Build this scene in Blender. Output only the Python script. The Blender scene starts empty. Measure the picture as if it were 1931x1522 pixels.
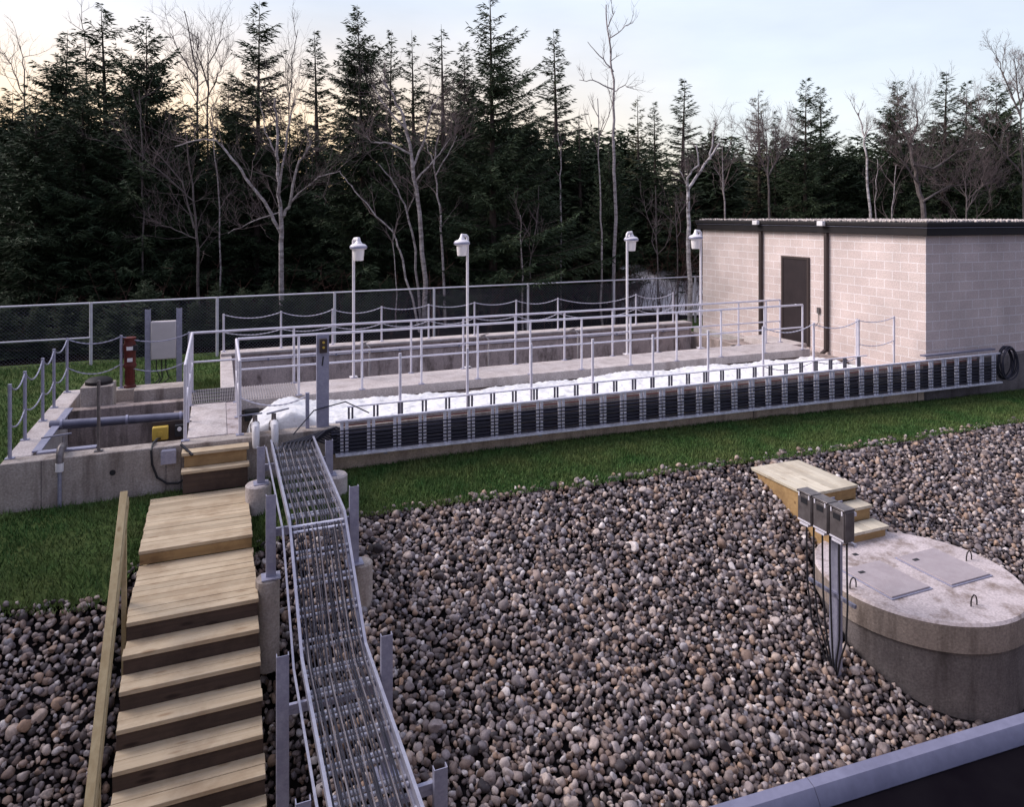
import bpy, math, random
import numpy as np
from mathutils import Vector, Matrix

C = bpy.context
S = C.scene
rad = math.radians
random.seed(7)

# ------------------------------------------------------------------ camera
EYE, YAW, FPX, CU, CV = 3.6, rad(22.2), 1360.0, 965.5, 406.0      # pixels of the 1931 wide photograph
cd = bpy.data.cameras.new("camera")
cam = bpy.data.objects.new("camera", cd)
S.collection.objects.link(cam)
cam.location = (0, 0, EYE)
cam.rotation_euler = (rad(90), 0, -YAW)
cd.sensor_width = 36
cd.lens = 36 * FPX / 1931
cd.shift_y = -(761 - CV) / 1931
cd.clip_start = 0.05
cd.clip_end = 600
S.camera = cam

# ------------------------------------------------------------------ sky
SUN_EL, SUN_AZ = rad(38), rad(-60)          # azimuth from +y towards +x
W = bpy.data.worlds.new("World")
S.world = W
W.use_nodes = True
nt = W.node_tree
nt.nodes.clear()
def wn(t, **k):
    n = nt.nodes.new(t)
    for a, b in k.items():
        setattr(n, a, b)
    return n
out = wn("ShaderNodeOutputWorld")
sky = wn("ShaderNodeTexSky", sky_type='NISHITA', sun_disc=False, sun_elevation=SUN_EL, sun_rotation=SUN_AZ)
b1 = wn("ShaderNodeBackground"); b1.inputs[1].default_value = 0.05
nt.links.new(sky.outputs[0], b1.inputs[0])
tc = wn("ShaderNodeTexCoord")
sx = wn("ShaderNodeSeparateXYZ")
nt.links.new(tc.outputs['Generated'], sx.inputs[0])
# thin high cloud: colour by height above the horizon
rz = wn("ShaderNodeValToRGB")
els = rz.color_ramp.elements
els[0].position = 0.0; els[0].color = (0.70, 0.64, 0.56, 1)
els[1].position = 1.0; els[1].color = (0.70, 0.69, 0.90, 1)
e = els.new(0.09); e.color = (0.70, 0.68, 0.66, 1)
e = els.new(0.20); e.color = (0.66, 0.69, 0.73, 1)
e = els.new(0.40); e.color = (0.66, 0.70, 0.77, 1)
nt.links.new(sx.outputs['Z'], rz.inputs[0])
# evening glow low in the sky behind the left of the wood
dot = wn("ShaderNodeVectorMath", operation='DOT_PRODUCT')
nt.links.new(tc.outputs['Generated'], dot.inputs[0])
dot.inputs[1].default_value = (math.sin(rad(-12)), math.cos(rad(-12)), 0)
mr = wn("ShaderNodeMapRange"); mr.inputs[1].default_value = 0.62; mr.inputs[2].default_value = 1.0
nt.links.new(dot.outputs['Value'], mr.inputs[0])
mz = wn("ShaderNodeMapRange"); mz.inputs[1].default_value = 0.29; mz.inputs[2].default_value = 0.08
nt.links.new(sx.outputs['Z'], mz.inputs[0])
mm = wn("ShaderNodeMath", operation='MULTIPLY')
nt.links.new(mr.outputs[0], mm.inputs[0]); nt.links.new(mz.outputs[0], mm.inputs[1])
# the sky away from the sunset, low down, is a dim violet
dk = wn("ShaderNodeMapRange"); dk.inputs[1].default_value = 0.25; dk.inputs[2].default_value = -0.55
nt.links.new(dot.outputs['Value'], dk.inputs[0])
dz = wn("ShaderNodeMapRange"); dz.inputs[1].default_value = 0.95; dz.inputs[2].default_value = 0.35
nt.links.new(sx.outputs['Z'], dz.inputs[0])
dm = wn("ShaderNodeMath", operation='MULTIPLY')
nt.links.new(dk.outputs[0], dm.inputs[0]); nt.links.new(dz.outputs[0], dm.inputs[1])
east = wn("ShaderNodeMixRGB"); east.inputs[2].default_value = (0.20, 0.17, 0.30, 1)
nt.links.new(dm.outputs[0], east.inputs[0]); nt.links.new(rz.outputs[0], east.inputs[1])
glow = wn("ShaderNodeMixRGB"); glow.inputs[2].default_value = (1.25, 0.74, 0.26, 1)
nt.links.new(mm.outputs[0], glow.inputs[0]); nt.links.new(east.outputs[0], glow.inputs[1])
# faint cloud mottling
cn = wn("ShaderNodeTexNoise"); cn.inputs['Scale'].default_value = 3.0; cn.inputs['Detail'].default_value = 5
cmap = wn("ShaderNodeMapping"); cmap.inputs['Scale'].default_value = (1, 1, 3.2)
nt.links.new(tc.outputs['Generated'], cmap.inputs[0]); nt.links.new(cmap.outputs[0], cn.inputs['Vector'])
cr = wn("ShaderNodeMapRange"); cr.inputs[1].default_value = 0.3; cr.inputs[2].default_value = 0.7
cr.inputs[3].default_value = 0.86; cr.inputs[4].default_value = 1.12
nt.links.new(cn.outputs[0], cr.inputs[0])
vm = wn("ShaderNodeVectorMath", operation='SCALE')
nt.links.new(glow.outputs[0], vm.inputs[0]); nt.links.new(cr.outputs[0], vm.inputs['Scale'])
b2 = wn("ShaderNodeBackground"); b2.inputs[1].default_value = 0.80
nt.links.new(vm.outputs[0], b2.inputs[0])
add = wn("ShaderNodeAddShader")
nt.links.new(b1.outputs[0], add.inputs[0]); nt.links.new(b2.outputs[0], add.inputs[1])
nt.links.new(add.outputs[0], out.inputs[0])

sl = bpy.data.lights.new("sun", 'SUN')
sl.energy = 3.3
sl.angle = rad(35)
sl.color = (1.0, 0.90, 0.89)
sun = bpy.data.objects.new("sun", sl)
S.collection.objects.link(sun)
sd = Vector((math.sin(SUN_AZ) * math.cos(SUN_EL), math.cos(SUN_AZ) * math.cos(SUN_EL), math.sin(SUN_EL)))
sun.rotation_euler = sd.to_track_quat('Z', 'Y').to_euler()

S.view_settings.view_transform = 'Standard'
S.view_settings.look = 'None'
S.view_settings.exposure = 0.36
S.view_settings.gamma = 1.0

# ------------------------------------------------------------------ materials
def mat(name, base=(.5, .5, .5), rough=.7, metal=0.0, spec=.4, noise=None, col2=None, scale=8, stretch=(1, 1, 1),
        bump=0.0, bscale=60, per=None, uv=False, fine=0.0):
    """Principled material: base colour mottled towards col2 by two noises, optional bump, optional per-object/island tint."""
    m = bpy.data.materials.new(name); m.use_nodes = True
    t = m.node_tree; N = t.nodes; L = t.links
    p = N['Principled BSDF']
    p.inputs['Roughness'].default_value = rough
    p.inputs['Metallic'].default_value = metal
    p.inputs['Specular IOR Level'].default_value = spec
    p.inputs['Base Color'].default_value = (*base, 1)
    co = N.new('ShaderNodeTexCoord')
    mp = N.new('ShaderNodeMapping'); mp.inputs['Scale'].default_value = stretch
    L.new(co.outputs['UV' if uv else 'Object'], mp.inputs[0])
    cur = None
    if col2 is not None:
        n = N.new('ShaderNodeTexNoise'); n.inputs['Scale'].default_value = scale; n.inputs['Detail'].default_value = 8
        n.inputs['Roughness'].default_value = .65
        L.new(mp.outputs[0], n.inputs['Vector'])
        r = N.new('ShaderNodeMapRange'); r.inputs[1].default_value = .36; r.inputs[2].default_value = .64
        L.new(n.outputs[0], r.inputs[0])
        mx = N.new('ShaderNodeMixRGB'); mx.inputs[1].default_value = (*base, 1); mx.inputs[2].default_value = (*col2, 1)
        L.new(r.outputs[0], mx.inputs[0]); cur = mx.outputs[0]
    if fine:
        n = N.new('ShaderNodeTexNoise'); n.inputs['Scale'].default_value = 45; n.inputs['Detail'].default_value = 6
        L.new(mp.outputs[0], n.inputs['Vector'])
        r = N.new('ShaderNodeMapRange'); r.inputs[1].default_value = .3; r.inputs[2].default_value = .7
        r.inputs[3].default_value = 1 - fine; r.inputs[4].default_value = 1 + fine
        L.new(n.outputs[0], r.inputs[0])
        v = N.new('ShaderNodeVectorMath'); v.operation = 'SCALE'
        if cur is None:
            v.inputs[0].default_value = base
        else:
            L.new(cur, v.inputs[0])
        L.new(r.outputs[0], v.inputs['Scale']); cur = v.outputs[0]
    if per:
        src, amount = per
        g = N.new('ShaderNodeObjectInfo' if src == 'object' else 'ShaderNodeNewGeometry')
        r = N.new('ShaderNodeMapRange'); r.inputs[3].default_value = 1 - amount; r.inputs[4].default_value = 1 + amount
        L.new(g.outputs['Random' if src == 'object' else 'Random Per Island'], r.inputs[0])
        v = N.new('ShaderNodeVectorMath'); v.operation = 'SCALE'
        if cur is None:
            v.inputs[0].default_value = base
        else:
            L.new(cur, v.inputs[0])
        L.new(r.outputs[0], v.inputs['Scale']); cur = v.outputs[0]
    if cur is not None:
        L.new(cur, p.inputs['Base Color'])
    if bump:
        n = N.new('ShaderNodeTexNoise'); n.inputs['Scale'].default_value = bscale; n.inputs['Detail'].default_value = 5
        L.new(mp.outputs[0], n.inputs['Vector'])
        b = N.new('ShaderNodeBump'); b.inputs['Strength'].default_value = bump; b.inputs['Distance'].default_value = .02
        L.new(n.outputs[0], b.inputs['Height']); L.new(b.outputs[0], p.inputs['Normal'])
    return m

def concrete(name, a, b, stain, st=.5, zs=.35):
    """Cast concrete: mottle, fine grain, and dark runs that follow the vertical."""
    m = mat(name, a, .85, 0, .25, col2=b, scale=2.2, bump=.25, bscale=35, fine=.22)
    t = m.node_tree; N = t.nodes; L = t.links
    p = N['Principled BSDF']; src = p.inputs['Base Color'].links[0].from_socket
    co = N.new('ShaderNodeTexCoord'); mp = N.new('ShaderNodeMapping'); mp.inputs['Scale'].default_value = (2.6, 2.6, zs)
    L.new(co.outputs['Object'], mp.inputs[0])
    n = N.new('ShaderNodeTexNoise'); n.inputs['Scale'].default_value = 1.6; n.inputs['Detail'].default_value = 7; n.inputs['Roughness'].default_value = .7
    L.new(mp.outputs[0], n.inputs['Vector'])
    r = N.new('ShaderNodeMapRange'); r.inputs[1].default_value = .48; r.inputs[2].default_value = .68; r.inputs[4].default_value = st
    L.new(n.outputs[0], r.inputs[0])
    mx = N.new('ShaderNodeMixRGB'); mx.inputs[2].default_value = (*stain, 1)
    L.new(r.outputs[0], mx.inputs[0]); L.new(src, mx.inputs[1]); L.new(mx.outputs[0], p.inputs['Base Color'])
    return m

M = {}
M['conc'] = concrete('concrete_wall', (.42, .37, .33), (.32, .275, .24), (.12, .09, .075), .75)
M['conc_pale'] = concrete('concrete_pale', (.54, .49, .47), (.44, .39, .37), (.24, .19, .17), .5)
M['conc_in'] = concrete('concrete_stained', (.38, .31, .28), (.25, .20, .18), (.05, .038, .032), .9)
M['conc_brown'] = concrete('concrete_brown', (.17, .15, .145), (.115, .10, .10), (.045, .036, .034), .7)
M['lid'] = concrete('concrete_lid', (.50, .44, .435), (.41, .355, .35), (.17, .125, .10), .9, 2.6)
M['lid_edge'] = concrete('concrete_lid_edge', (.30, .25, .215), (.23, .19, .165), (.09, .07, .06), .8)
M['galv'] = mat('galvanised_steel', (.36, .36, .45), .5, .35, .5, col2=(.28, .28, .37), scale=14, fine=.08)
M['rail'] = mat('railing_metal', (.68, .66, .72), .5, .1, .5, col2=(.58, .56, .62), scale=9)
M['alu'] = mat('tray_aluminium', (.78, .78, .86), .42, .2, .5, col2=(.50, .50, .58), scale=12)
M['alu_dark'] = mat('tray_dark', (.10, .10, .13), .55, .3, .5)
M['white_metal'] = mat('lamp_metal', (.76, .73, .75), .45, .1, .5, col2=(.68, .65, .67), scale=20)
M['lens'] = mat('lamp_lens', (.80, .76, .74), .25, 0, .5)
M['black'] = mat('black_rubber', (.016, .016, .02), .55, 0, .4)
M['cable'] = mat('black_cable', (.028, .027, .042), .55, 0, .35, per=('island', .5))
M['cable_grey'] = mat('grey_cable', (.22, .20, .21), .45, .2, .5, col2=(.13, .11, .12), scale=5)
M['cable_red'] = mat('red_cable', (.30, .13, .11), .6)
M['dark_metal'] = mat('dark_painted_metal', (.011, .009, .010), .6, 0, .25, col2=(.016, .013, .014), scale=4)
M['brown_metal'] = mat('brown_painted_metal', (.045, .032, .03), .5, 0, .4)
M['door'] = mat('door_brown', (.020, .014, .016), .5, 0, .35, col2=(.028, .02, .022), scale=3)
M['red'] = mat('red_paint', (.12, .02, .014), .6, 0, .3, col2=(.075, .018, .014), scale=9)
M['yellow'] = mat('yellow_enclosure', (.52, .36, .06), .5)
M['white'] = mat('white_paint', (.74, .72, .72), .5, 0, .4, col2=(.66, .64, .64), scale=10)
M['panel'] = mat('panel_enamel', (.58, .54, .54), .5, 0, .4, col2=(.52, .48, .48), scale=3)
M['pipe_blue'] = mat('pipe_bluegrey', (.19, .19, .25), .5, .2, .5, col2=(.13, .13, .18), scale=6)
M['boxmetal'] = mat('enclosure_steel', (.20, .18, .18), .4, .5, .5, col2=(.12, .105, .105), scale=11)
M['hatch'] = mat('hatch_plate', (.40, .35, .36), .55, .1, .4, col2=(.34, .29, .30), scale=6, bump=.4, bscale=150)
M['bark_pale'] = mat('birch_bark', (.50, .45, .44), .85, 0, .2, col2=(.18, .15, .145), scale=5, stretch=(1, 1, 2.5), bump=.3, bscale=20)
M['bark_white'] = mat('white_birch_bark', (.72, .67, .66), .8, 0, .2, col2=(.20, .17, .16), scale=4, stretch=(1, 1, 2.2), bump=.3, bscale=20)
M['bark_grey'] = mat('grey_bark', (.20, .17, .16), .9, 0, .2, col2=(.10, .08, .075), scale=6, bump=.3, bscale=20)
M['bark_dark'] = mat('spruce_bark', (.085, .065, .055), .9, 0, .15, col2=(.045, .035, .03), scale=8)
M['twig'] = mat('twig_bark', (.16, .125, .12), .9, 0, .15, per=('object', .2))
M['needle'] = mat('spruce_needles', (.024, .042, .021), .75, 0, .2, col2=(.045, .062, .030), scale=1.1, per=('island', .45))
M['needle_pale'] = mat('pale_needles', (.12, .11, .06), .8, 0, .2, col2=(.055, .065, .032), scale=1.1, per=('island', .4))
M['brush'] = mat('brush_twigs', (.10, .055, .045), .9, 0, .1, per=('island', .5))
M['soil'] = mat('soil_dark', (.010, .008, .009), .95, 0, .1, col2=(.006, .005, .006), scale=9, bump=.5, bscale=25)
M['grass'] = mat('grass_turf', (.045, .085, .022), .9, 0, .1, col2=(.075, .10, .03), scale=2.4, bump=.6, bscale=70, fine=.35)
M['blade'] = mat('grass_blades', (.048, .118, .03), .7, 0, .2, col2=(.115, .15, .048), scale=1.3, per=('island', .45))
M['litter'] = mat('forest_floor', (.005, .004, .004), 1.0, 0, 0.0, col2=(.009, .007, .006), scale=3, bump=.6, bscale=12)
M['snow'] = mat('old_snow', (.93, .91, .93), .8, 0, .2, col2=(.80, .75, .75), scale=2.5, bump=.5, bscale=14)
M['foam'] = mat('white_foam', (.80, .80, .80), .9, 0, .2, col2=(.66, .65, .63), scale=5, bump=.35, bscale=30)
M['water'] = mat('dark_water', (.018, .014, .012), .12, 0, .5, bump=.15, bscale=14)
M['roofdeck'] = mat('roof_membrane', (.005, .004, .006), 1.0, 0, 0.0, col2=(.007, .006, .008), scale=5)
M['flash'] = mat('roof_edge_steel', (.21, .21, .29), .65, .1, .3, col2=(.16, .16, .23), scale=7, fine=.06)
M['grating'] = mat('steel_grating', (.36, .33, .34), .55, .3, .4)

def wood(name, a, b, dark, axis):
    """Sawn lumber: every board (mesh island) has its own tint, grain stretched along `axis`, a few knots."""
    st = [26, 26, 26]; st[axis] = 1.3
    m = mat(name, a, .75, 0, .25, col2=b, scale=1.0, stretch=tuple(st), per=('island', .16))
    t = m.node_tree; N = t.nodes; L = t.links
    p = N['Principled BSDF']; src = p.inputs['Base Color'].links[0].from_socket
    co = N.new('ShaderNodeTexCoord'); mp = N.new('ShaderNodeMapping')
    s2 = [9, 9, 9]; s2[axis] = 2.6
    mp.inputs['Scale'].default_value = s2
    L.new(co.outputs['Object'], mp.inputs[0])
    v = N.new('ShaderNodeTexVoronoi'); v.inputs['Scale'].default_value = 1.0
    L.new(mp.outputs[0], v.inputs['Vector'])
    r = N.new('ShaderNodeMapRange'); r.inputs[1].default_value = .22; r.inputs[2].default_value = .10; r.inputs[4].default_value = .9
    L.new(v.outputs['Distance'], r.inputs[0])
    n = N.new('ShaderNodeTexNoise'); n.inputs['Scale'].default_value = 2.2; n.inputs['Detail'].default_value = 7; n.inputs['Roughness'].default_value = .7
    L.new(co.outputs['Object'], n.inputs['Vector'])
    r2 = N.new('ShaderNodeMapRange'); r2.inputs[1].default_value = .45; r2.inputs[2].default_value = .72; r2.inputs[4].default_value = .8
    L.new(n.outputs[0], r2.inputs[0])
    ad = N.new('ShaderNodeMath'); ad.operation = 'MAXIMUM'
    L.new(r.outputs[0], ad.inputs[0]); L.new(r2.outputs[0], ad.inputs[1])
    mx = N.new('ShaderNodeMixRGB'); mx.inputs[2].default_value = (*dark, 1)
    L.new(ad.outputs[0], mx.inputs[0]); L.new(src, mx.inputs[1]); L.new(mx.outputs[0], p.inputs['Base Color'])
    return m
M['wood'] = wood('deck_lumber', (.55, .45, .31), (.46, .36, .235), (.32, .225, .135), 0)
M['wood_y'] = wood('rail_lumber', (.44, .36, .21), (.36, .28, .15), (.25, .18, .09), 1)
M['wood_gold'] = wood('framing_lumber', (.38, .25, .115), (.29, .185, .085), (.16, .095, .045), 0)
M['wood_pale'] = wood('pale_lumber', (.58, .53, .42), (.50, .45, .35), (.36, .30, .22), 1)

M['wood_dark'] = wood('dark_riser', (.085, .058, .045), (.06, .042, .034), (.03, .02, .016), 0)  # riser boards, coloured much darker than the treads
def block_material():
    m = bpy.data.materials.new('split_face_block'); m.use_nodes = True
    t = m.node_tree; N = t.nodes; L = t.links; p = N['Principled BSDF']
    p.inputs['Roughness'].default_value = .9; p.inputs['Specular IOR Level'].default_value = .2
    co = N.new('ShaderNodeTexCoord')
    br = N.new('ShaderNodeTexBrick')
    br.inputs['Color1'].default_value = (.63, .53, .49, 1); br.inputs['Color2'].default_value = (.58, .48, .445, 1)
    br.inputs['Mortar'].default_value = (.73, .68, .67, 1)
    br.inputs['Scale'].default_value = 1.0; br.inputs['Mortar Size'].default_value = .009; br.inputs['Mortar Smooth'].default_value = .2
    br.inputs['Brick Width'].default_value = .40; br.inputs['Row Height'].default_value = .20
    L.new(co.outputs['UV'], br.inputs['Vector'])
    n = N.new('ShaderNodeTexNoise'); n.inputs['Scale'].default_value = 38; n.inputs['Detail'].default_value = 8; n.inputs['Roughness'].default_value = .75
    L.new(co.outputs['UV'], n.inputs['Vector'])
    r = N.new('ShaderNodeMapRange'); r.inputs[1].default_value = .25; r.inputs[2].default_value = .75; r.inputs[3].default_value = .62; r.inputs[4].default_value = 1.34
    L.new(n.outputs[0], r.inputs[0])
    n2 = N.new('ShaderNodeTexNoise'); n2.inputs['Scale'].default_value = 1.1; n2.inputs['Detail'].default_value = 5
    L.new(co.outputs['UV'], n2.inputs['Vector'])
    r2 = N.new('ShaderNodeMapRange'); r2.inputs[1].default_value = .3; r2.inputs[2].default_value = .7; r2.inputs[3].default_value = .84; r2.inputs[4].default_value = 1.1
    L.new(n2.outputs[0], r2.inputs[0])
    mu = N.new('ShaderNodeMath'); mu.operation = 'MULTIPLY'
    L.new(r.outputs[0], mu.inputs[0]); L.new(r2.outputs[0], mu.inputs[1])
    v = N.new('ShaderNodeVectorMath'); v.operation = 'SCALE'
    L.new(br.outputs['Color'], v.inputs[0]); L.new(mu.outputs[0], v.inputs['Scale'])
    L.new(v.outputs[0], p.inputs['Base Color'])
    b = N.new('ShaderNodeBump'); b.inputs['Strength'].default_value = .5; b.inputs['Distance'].default_value = .015
    L.new(n.outputs[0], b.inputs['Height']); L.new(b.outputs[0], p.inputs['Normal'])
    return m
M['block'] = block_material()

def stone_material(name, scale=1.0):
    m = bpy.data.materials.new(name); m.use_nodes = True
    t = m.node_tree; N = t.nodes; L = t.links; p = N['Principled BSDF']
    p.inputs['Roughness'].default_value = .62; p.inputs['Specular IOR Level'].default_value = .35
    g = N.new('ShaderNodeNewGeometry')
    rp = N.new('ShaderNodeValToRGB')
    cols = [(0, (.028, .022, .025)), (.14, (.064, .051, .052)), (.27, (.13, .102, .098)), (.38, (.24, .165, .125)), (.49, (.16, .138, .145)),
            (.60, (.34, .27, .235)), (.69, (.19, .165, .18)), (.79, (.50, .42, .375)), (.88, (.34, .225, .155)), (.94, (.23, .215, .235)), (1, (.72, .65, .61))]
    el = rp.color_ramp.elements
    el[0].position, el[0].color = 0, (*cols[0][1], 1)
    el[1].position, el[1].color = 1, (*cols[-1][1], 1)
    for q, c in cols[1:-1]:
        x = el.new(q); x.color = (*c, 1)
    L.new(g.outputs['Random Per Island'], rp.inputs[0])
    co = N.new('ShaderNodeTexCoord')
    n = N.new('ShaderNodeTexNoise'); n.inputs['Scale'].default_value = 30 * scale; n.inputs['Detail'].default_value = 7; n.inputs['Roughness'].default_value = .7
    L.new(co.outputs['Object'], n.inputs['Vector'])
    r = N.new('ShaderNodeMapRange'); r.inputs[1].default_value = .3; r.inputs[2].default_value = .7; r.inputs[3].default_value = .65; r.inputs[4].default_value = 1.3
    L.new(n.outputs[0], r.inputs[0])
    v = N.new('ShaderNodeVectorMath'); v.operation = 'SCALE'
    L.new(rp.outputs[0], v.inputs[0]); L.new(r.outputs[0], v.inputs['Scale']); L.new(v.outputs[0], p.inputs['Base Color'])
    b = N.new('ShaderNodeBump'); b.inputs['Strength'].default_value = .25; b.inputs['Distance'].default_value = .01
    L.new(n.outputs[0], b.inputs['Height']); L.new(b.outputs[0], p.inputs['Normal'])
    return m
M['stone'] = stone_material('river_stone')
M['roofstone'] = mat('roof_pebbles', (.42, .37, .34), .8, 0, .3, per=('island', .45))

# ------------------------------------------------------------------ mesh helpers
COL = S.collection
def tag(o, label=None, cat=None, group=None, kind=None):
    if label: o['label'] = label
    if cat: o['category'] = cat
    if group: o['group'] = group
    if kind: o['kind'] = kind
    return o
def thing(name, loc, label, cat, group=None, rot=0):
    o = bpy.data.objects.new(name, None); COL.objects.link(o)
    o.empty_display_size = .2; o.location = loc; o.rotation_euler.z = rot
    return tag(o, label, cat, group)

def box_uv(me):
    uv = me.uv_layers.new(name='UVMap')
    nl = len(me.loops)
    co = np.empty(len(me.vertices) * 3, np.float32); me.vertices.foreach_get('co', co); co = co.reshape(-1, 3)
    vi = np.empty(nl, np.int32); me.loops.foreach_get('vertex_index', vi)
    nor = np.empty(len(me.polygons) * 3, np.float32); me.polygons.foreach_get('normal', nor); nor = np.abs(nor.reshape(-1, 3))
    tot = np.empty(len(me.polygons), np.int32); me.polygons.foreach_get('loop_total', tot)
    ax = np.repeat(nor.argmax(1), tot)
    p = co[vi]
    u = np.where(ax == 0, p[:, 1], p[:, 0]); v = np.where(ax == 2, p[:, 1], p[:, 2])
    uv.data.foreach_set('uv', np.stack([u, v], 1).astype(np.float32).ravel())

class MB:
    def __init__(s): s.v = []; s.f = []
    def add(s, vs, fs):
        k = len(s.v); s.v += [tuple(x) for x in vs]; s.f += [tuple(i + k for i in q) for q in fs]; return s
    def box(s, a, b):
        x0, y0, z0 = a; x1, y1, z1 = b
        return s.add([(x0, y0, z0), (x1, y0, z0), (x1, y1, z0), (x0, y1, z0), (x0, y0, z1), (x1, y0, z1), (x1, y1, z1), (x0, y1, z1)],
                     [(0, 3, 2, 1), (4, 5, 6, 7), (0, 1, 5, 4), (1, 2, 6, 5), (2, 3, 7, 6), (3, 0, 4, 7)])
    def beam(s, a, b, w, h, up=(0, 0, 1)):
        """Bar from a to b, w across, h along `up`."""
        a = Vector(a); b = Vector(b); d = (b - a).normalized()
        x = d.cross(Vector(up))
        if x.length < 1e-4: x = d.cross(Vector((0, 1, 0)))
        x.normalize(); y = x.cross(d).normalized()
        vs = []
        for p in (a, b):
            for i, j in ((-1, -1), (1, -1), (1, 1), (-1, 1)):
                vs.append(p + x * (w / 2 * i) + y * (h / 2 * j))
        return s.add(vs, [(0, 1, 2, 3), (7, 6, 5, 4), (0, 4, 5, 1), (1, 5, 6, 2), (2, 6, 7, 3), (3, 7, 4, 0)])
    def tube(s, pts, r, n=8, cap=True):
        pts = [Vector(p) for p in pts]
        if not isinstance(r, (list, tuple)): r = [r] * len(pts)
        t0 = (pts[1] - pts[0]).normalized()
        x = t0.cross(Vector((0, 0, 1)))
        if x.length < .05: x = t0.cross(Vector((0, 1, 0)))
        x.normalize()
        vs = []; fs = []
        for i, p in enumerate(pts):
            t = (pts[min(i + 1, len(pts) - 1)] - pts[max(i - 1, 0)]).normalized()
            x = (x - t * x.dot(t)).normalized(); y = t.cross(x)
            for k in range(n):
                a = 2 * math.pi * k / n
                vs.append(p + (x * math.cos(a) + y * math.sin(a)) * r[i])
        for i in range(len(pts) - 1):
            for k in range(n):
                fs.append((i * n + k, i * n + (k + 1) % n, (i + 1) * n + (k + 1) % n, (i + 1) * n + k))
        if cap:
            fs.append(tuple(range(n - 1, -1, -1))); fs.append(tuple(range((len(pts) - 1) * n, len(pts) * n)))
        return s.add(vs, fs)
    def lathe(s, prof, c, n=24):
        vs = []; fs = []
        for r, z in prof:
            for k in range(n):
                a = 2 * math.pi * k / n
                vs.append((c[0] + r * math.cos(a), c[1] + r * math.sin(a), c[2] + z))
        for i in range(len(prof) - 1):
            for k in range(n):
                fs.append((i * n + k, i * n + (k + 1) % n, (i + 1) * n + (k + 1) % n, (i + 1) * n + k))
        fs.append(tuple(range(n - 1, -1, -1))); fs.append(tuple(range((len(prof) - 1) * n, len(prof) * n)))
        return s.add(vs, fs)
    def extrude(s, poly, d):
        """Closed polygon (3-D points) pushed along vector d."""
        n = len(poly); d = Vector(d); vs = [Vector(p) for p in poly]; vs += [p + d for p in vs]
        return s.add(vs, [tuple(range(n - 1, -1, -1)), tuple(range(n, 2 * n))] + [(i, (i + 1) % n, n + (i + 1) % n, n + i) for i in range(n)])
    def build(s, name, m, parent=None, bevel=0.0, ang=38, loc=None):
        me = bpy.data.meshes.new(name)
        base = Vector((0, 0, 0))
        if parent is not None:
            q = parent
            while q is not None:
                base += q.location; q = q.parent
        elif loc is not None: base = Vector(loc)
        me.from_pydata([(x - base.x, y - base.y, z - base.z) for x, y, z in s.v], [], s.f)
        import bmesh
        bm = bmesh.new(); bm.from_mesh(me); bmesh.ops.recalc_face_normals(bm, faces=bm.faces); bm.to_mesh(me); bm.free()
        box_uv(me)
        me.materials.append(m if not isinstance(m, str) else M[m])
        me.shade_smooth(); me.set_sharp_from_angle(angle=rad(ang))
        o = bpy.data.objects.new(name, me); COL.objects.link(o)
        if parent is not None: o.parent = parent
        elif loc is not None: o.location = loc
        if bevel:
            b = o.modifiers.new('bevel', 'BEVEL'); b.width = bevel; b.segments = 2; b.limit_method = 'ANGLE'; b.angle_limit = rad(40)
        return o

def raw_mesh(name, V, Q, m, parent=None, smooth=False):
    """Mesh from numpy arrays; Q has one row per face (all the same number of corners)."""
    me = bpy.data.meshes.new(name)
    V = np.asarray(V, np.float32); Q = np.asarray(Q, np.int32)
    k = Q.shape[1]
    me.vertices.add(len(V)); me.vertices.foreach_set('co', V.ravel())
    me.loops.add(Q.size); me.loops.foreach_set('vertex_index', Q.ravel())
    me.polygons.add(len(Q)); me.polygons.foreach_set('loop_start', np.arange(0, Q.size, k, dtype=np.int32))
    me.update(calc_edges=True)
    if smooth: me.shade_smooth()
    else: me.shade_flat()
    for mm_ in (m if isinstance(m, (list, tuple)) else [m]):
        me.materials.append(M[mm_] if isinstance(mm_, str) else mm_)
    o = bpy.data.objects.new(name, me); COL.objects.link(o)
    if parent is not None: o.parent = parent
    return o

def smooth_noise(x, y, seed=0, oct=4, f=1.0):
    """Cheap numpy value noise in [-1, 1]."""
    rs = np.random.RandomState(seed); tot = 0; amp = 1.0; s = 0
    for k in range(oct):
        T = rs.rand(64, 64)
        u = np.asarray(x) * f; w = np.asarray(y) * f
        iu = np.floor(u).astype(int); iw = np.floor(w).astype(int); fu = u - iu; fw = w - iw
        fu = fu * fu * (3 - 2 * fu); fw = fw * fw * (3 - 2 * fw)
        g = lambda a, b: T[a % 64, b % 64]
        tot = tot + amp * ((g(iu, iw) * (1 - fu) + g(iu + 1, iw) * fu) * (1 - fw) + (g(iu, iw + 1) * (1 - fu) + g(iu + 1, iw + 1) * fu) * fw)
        s += amp; amp *= .5; f *= 2.03
    return tot / s * 2 - 1

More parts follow.
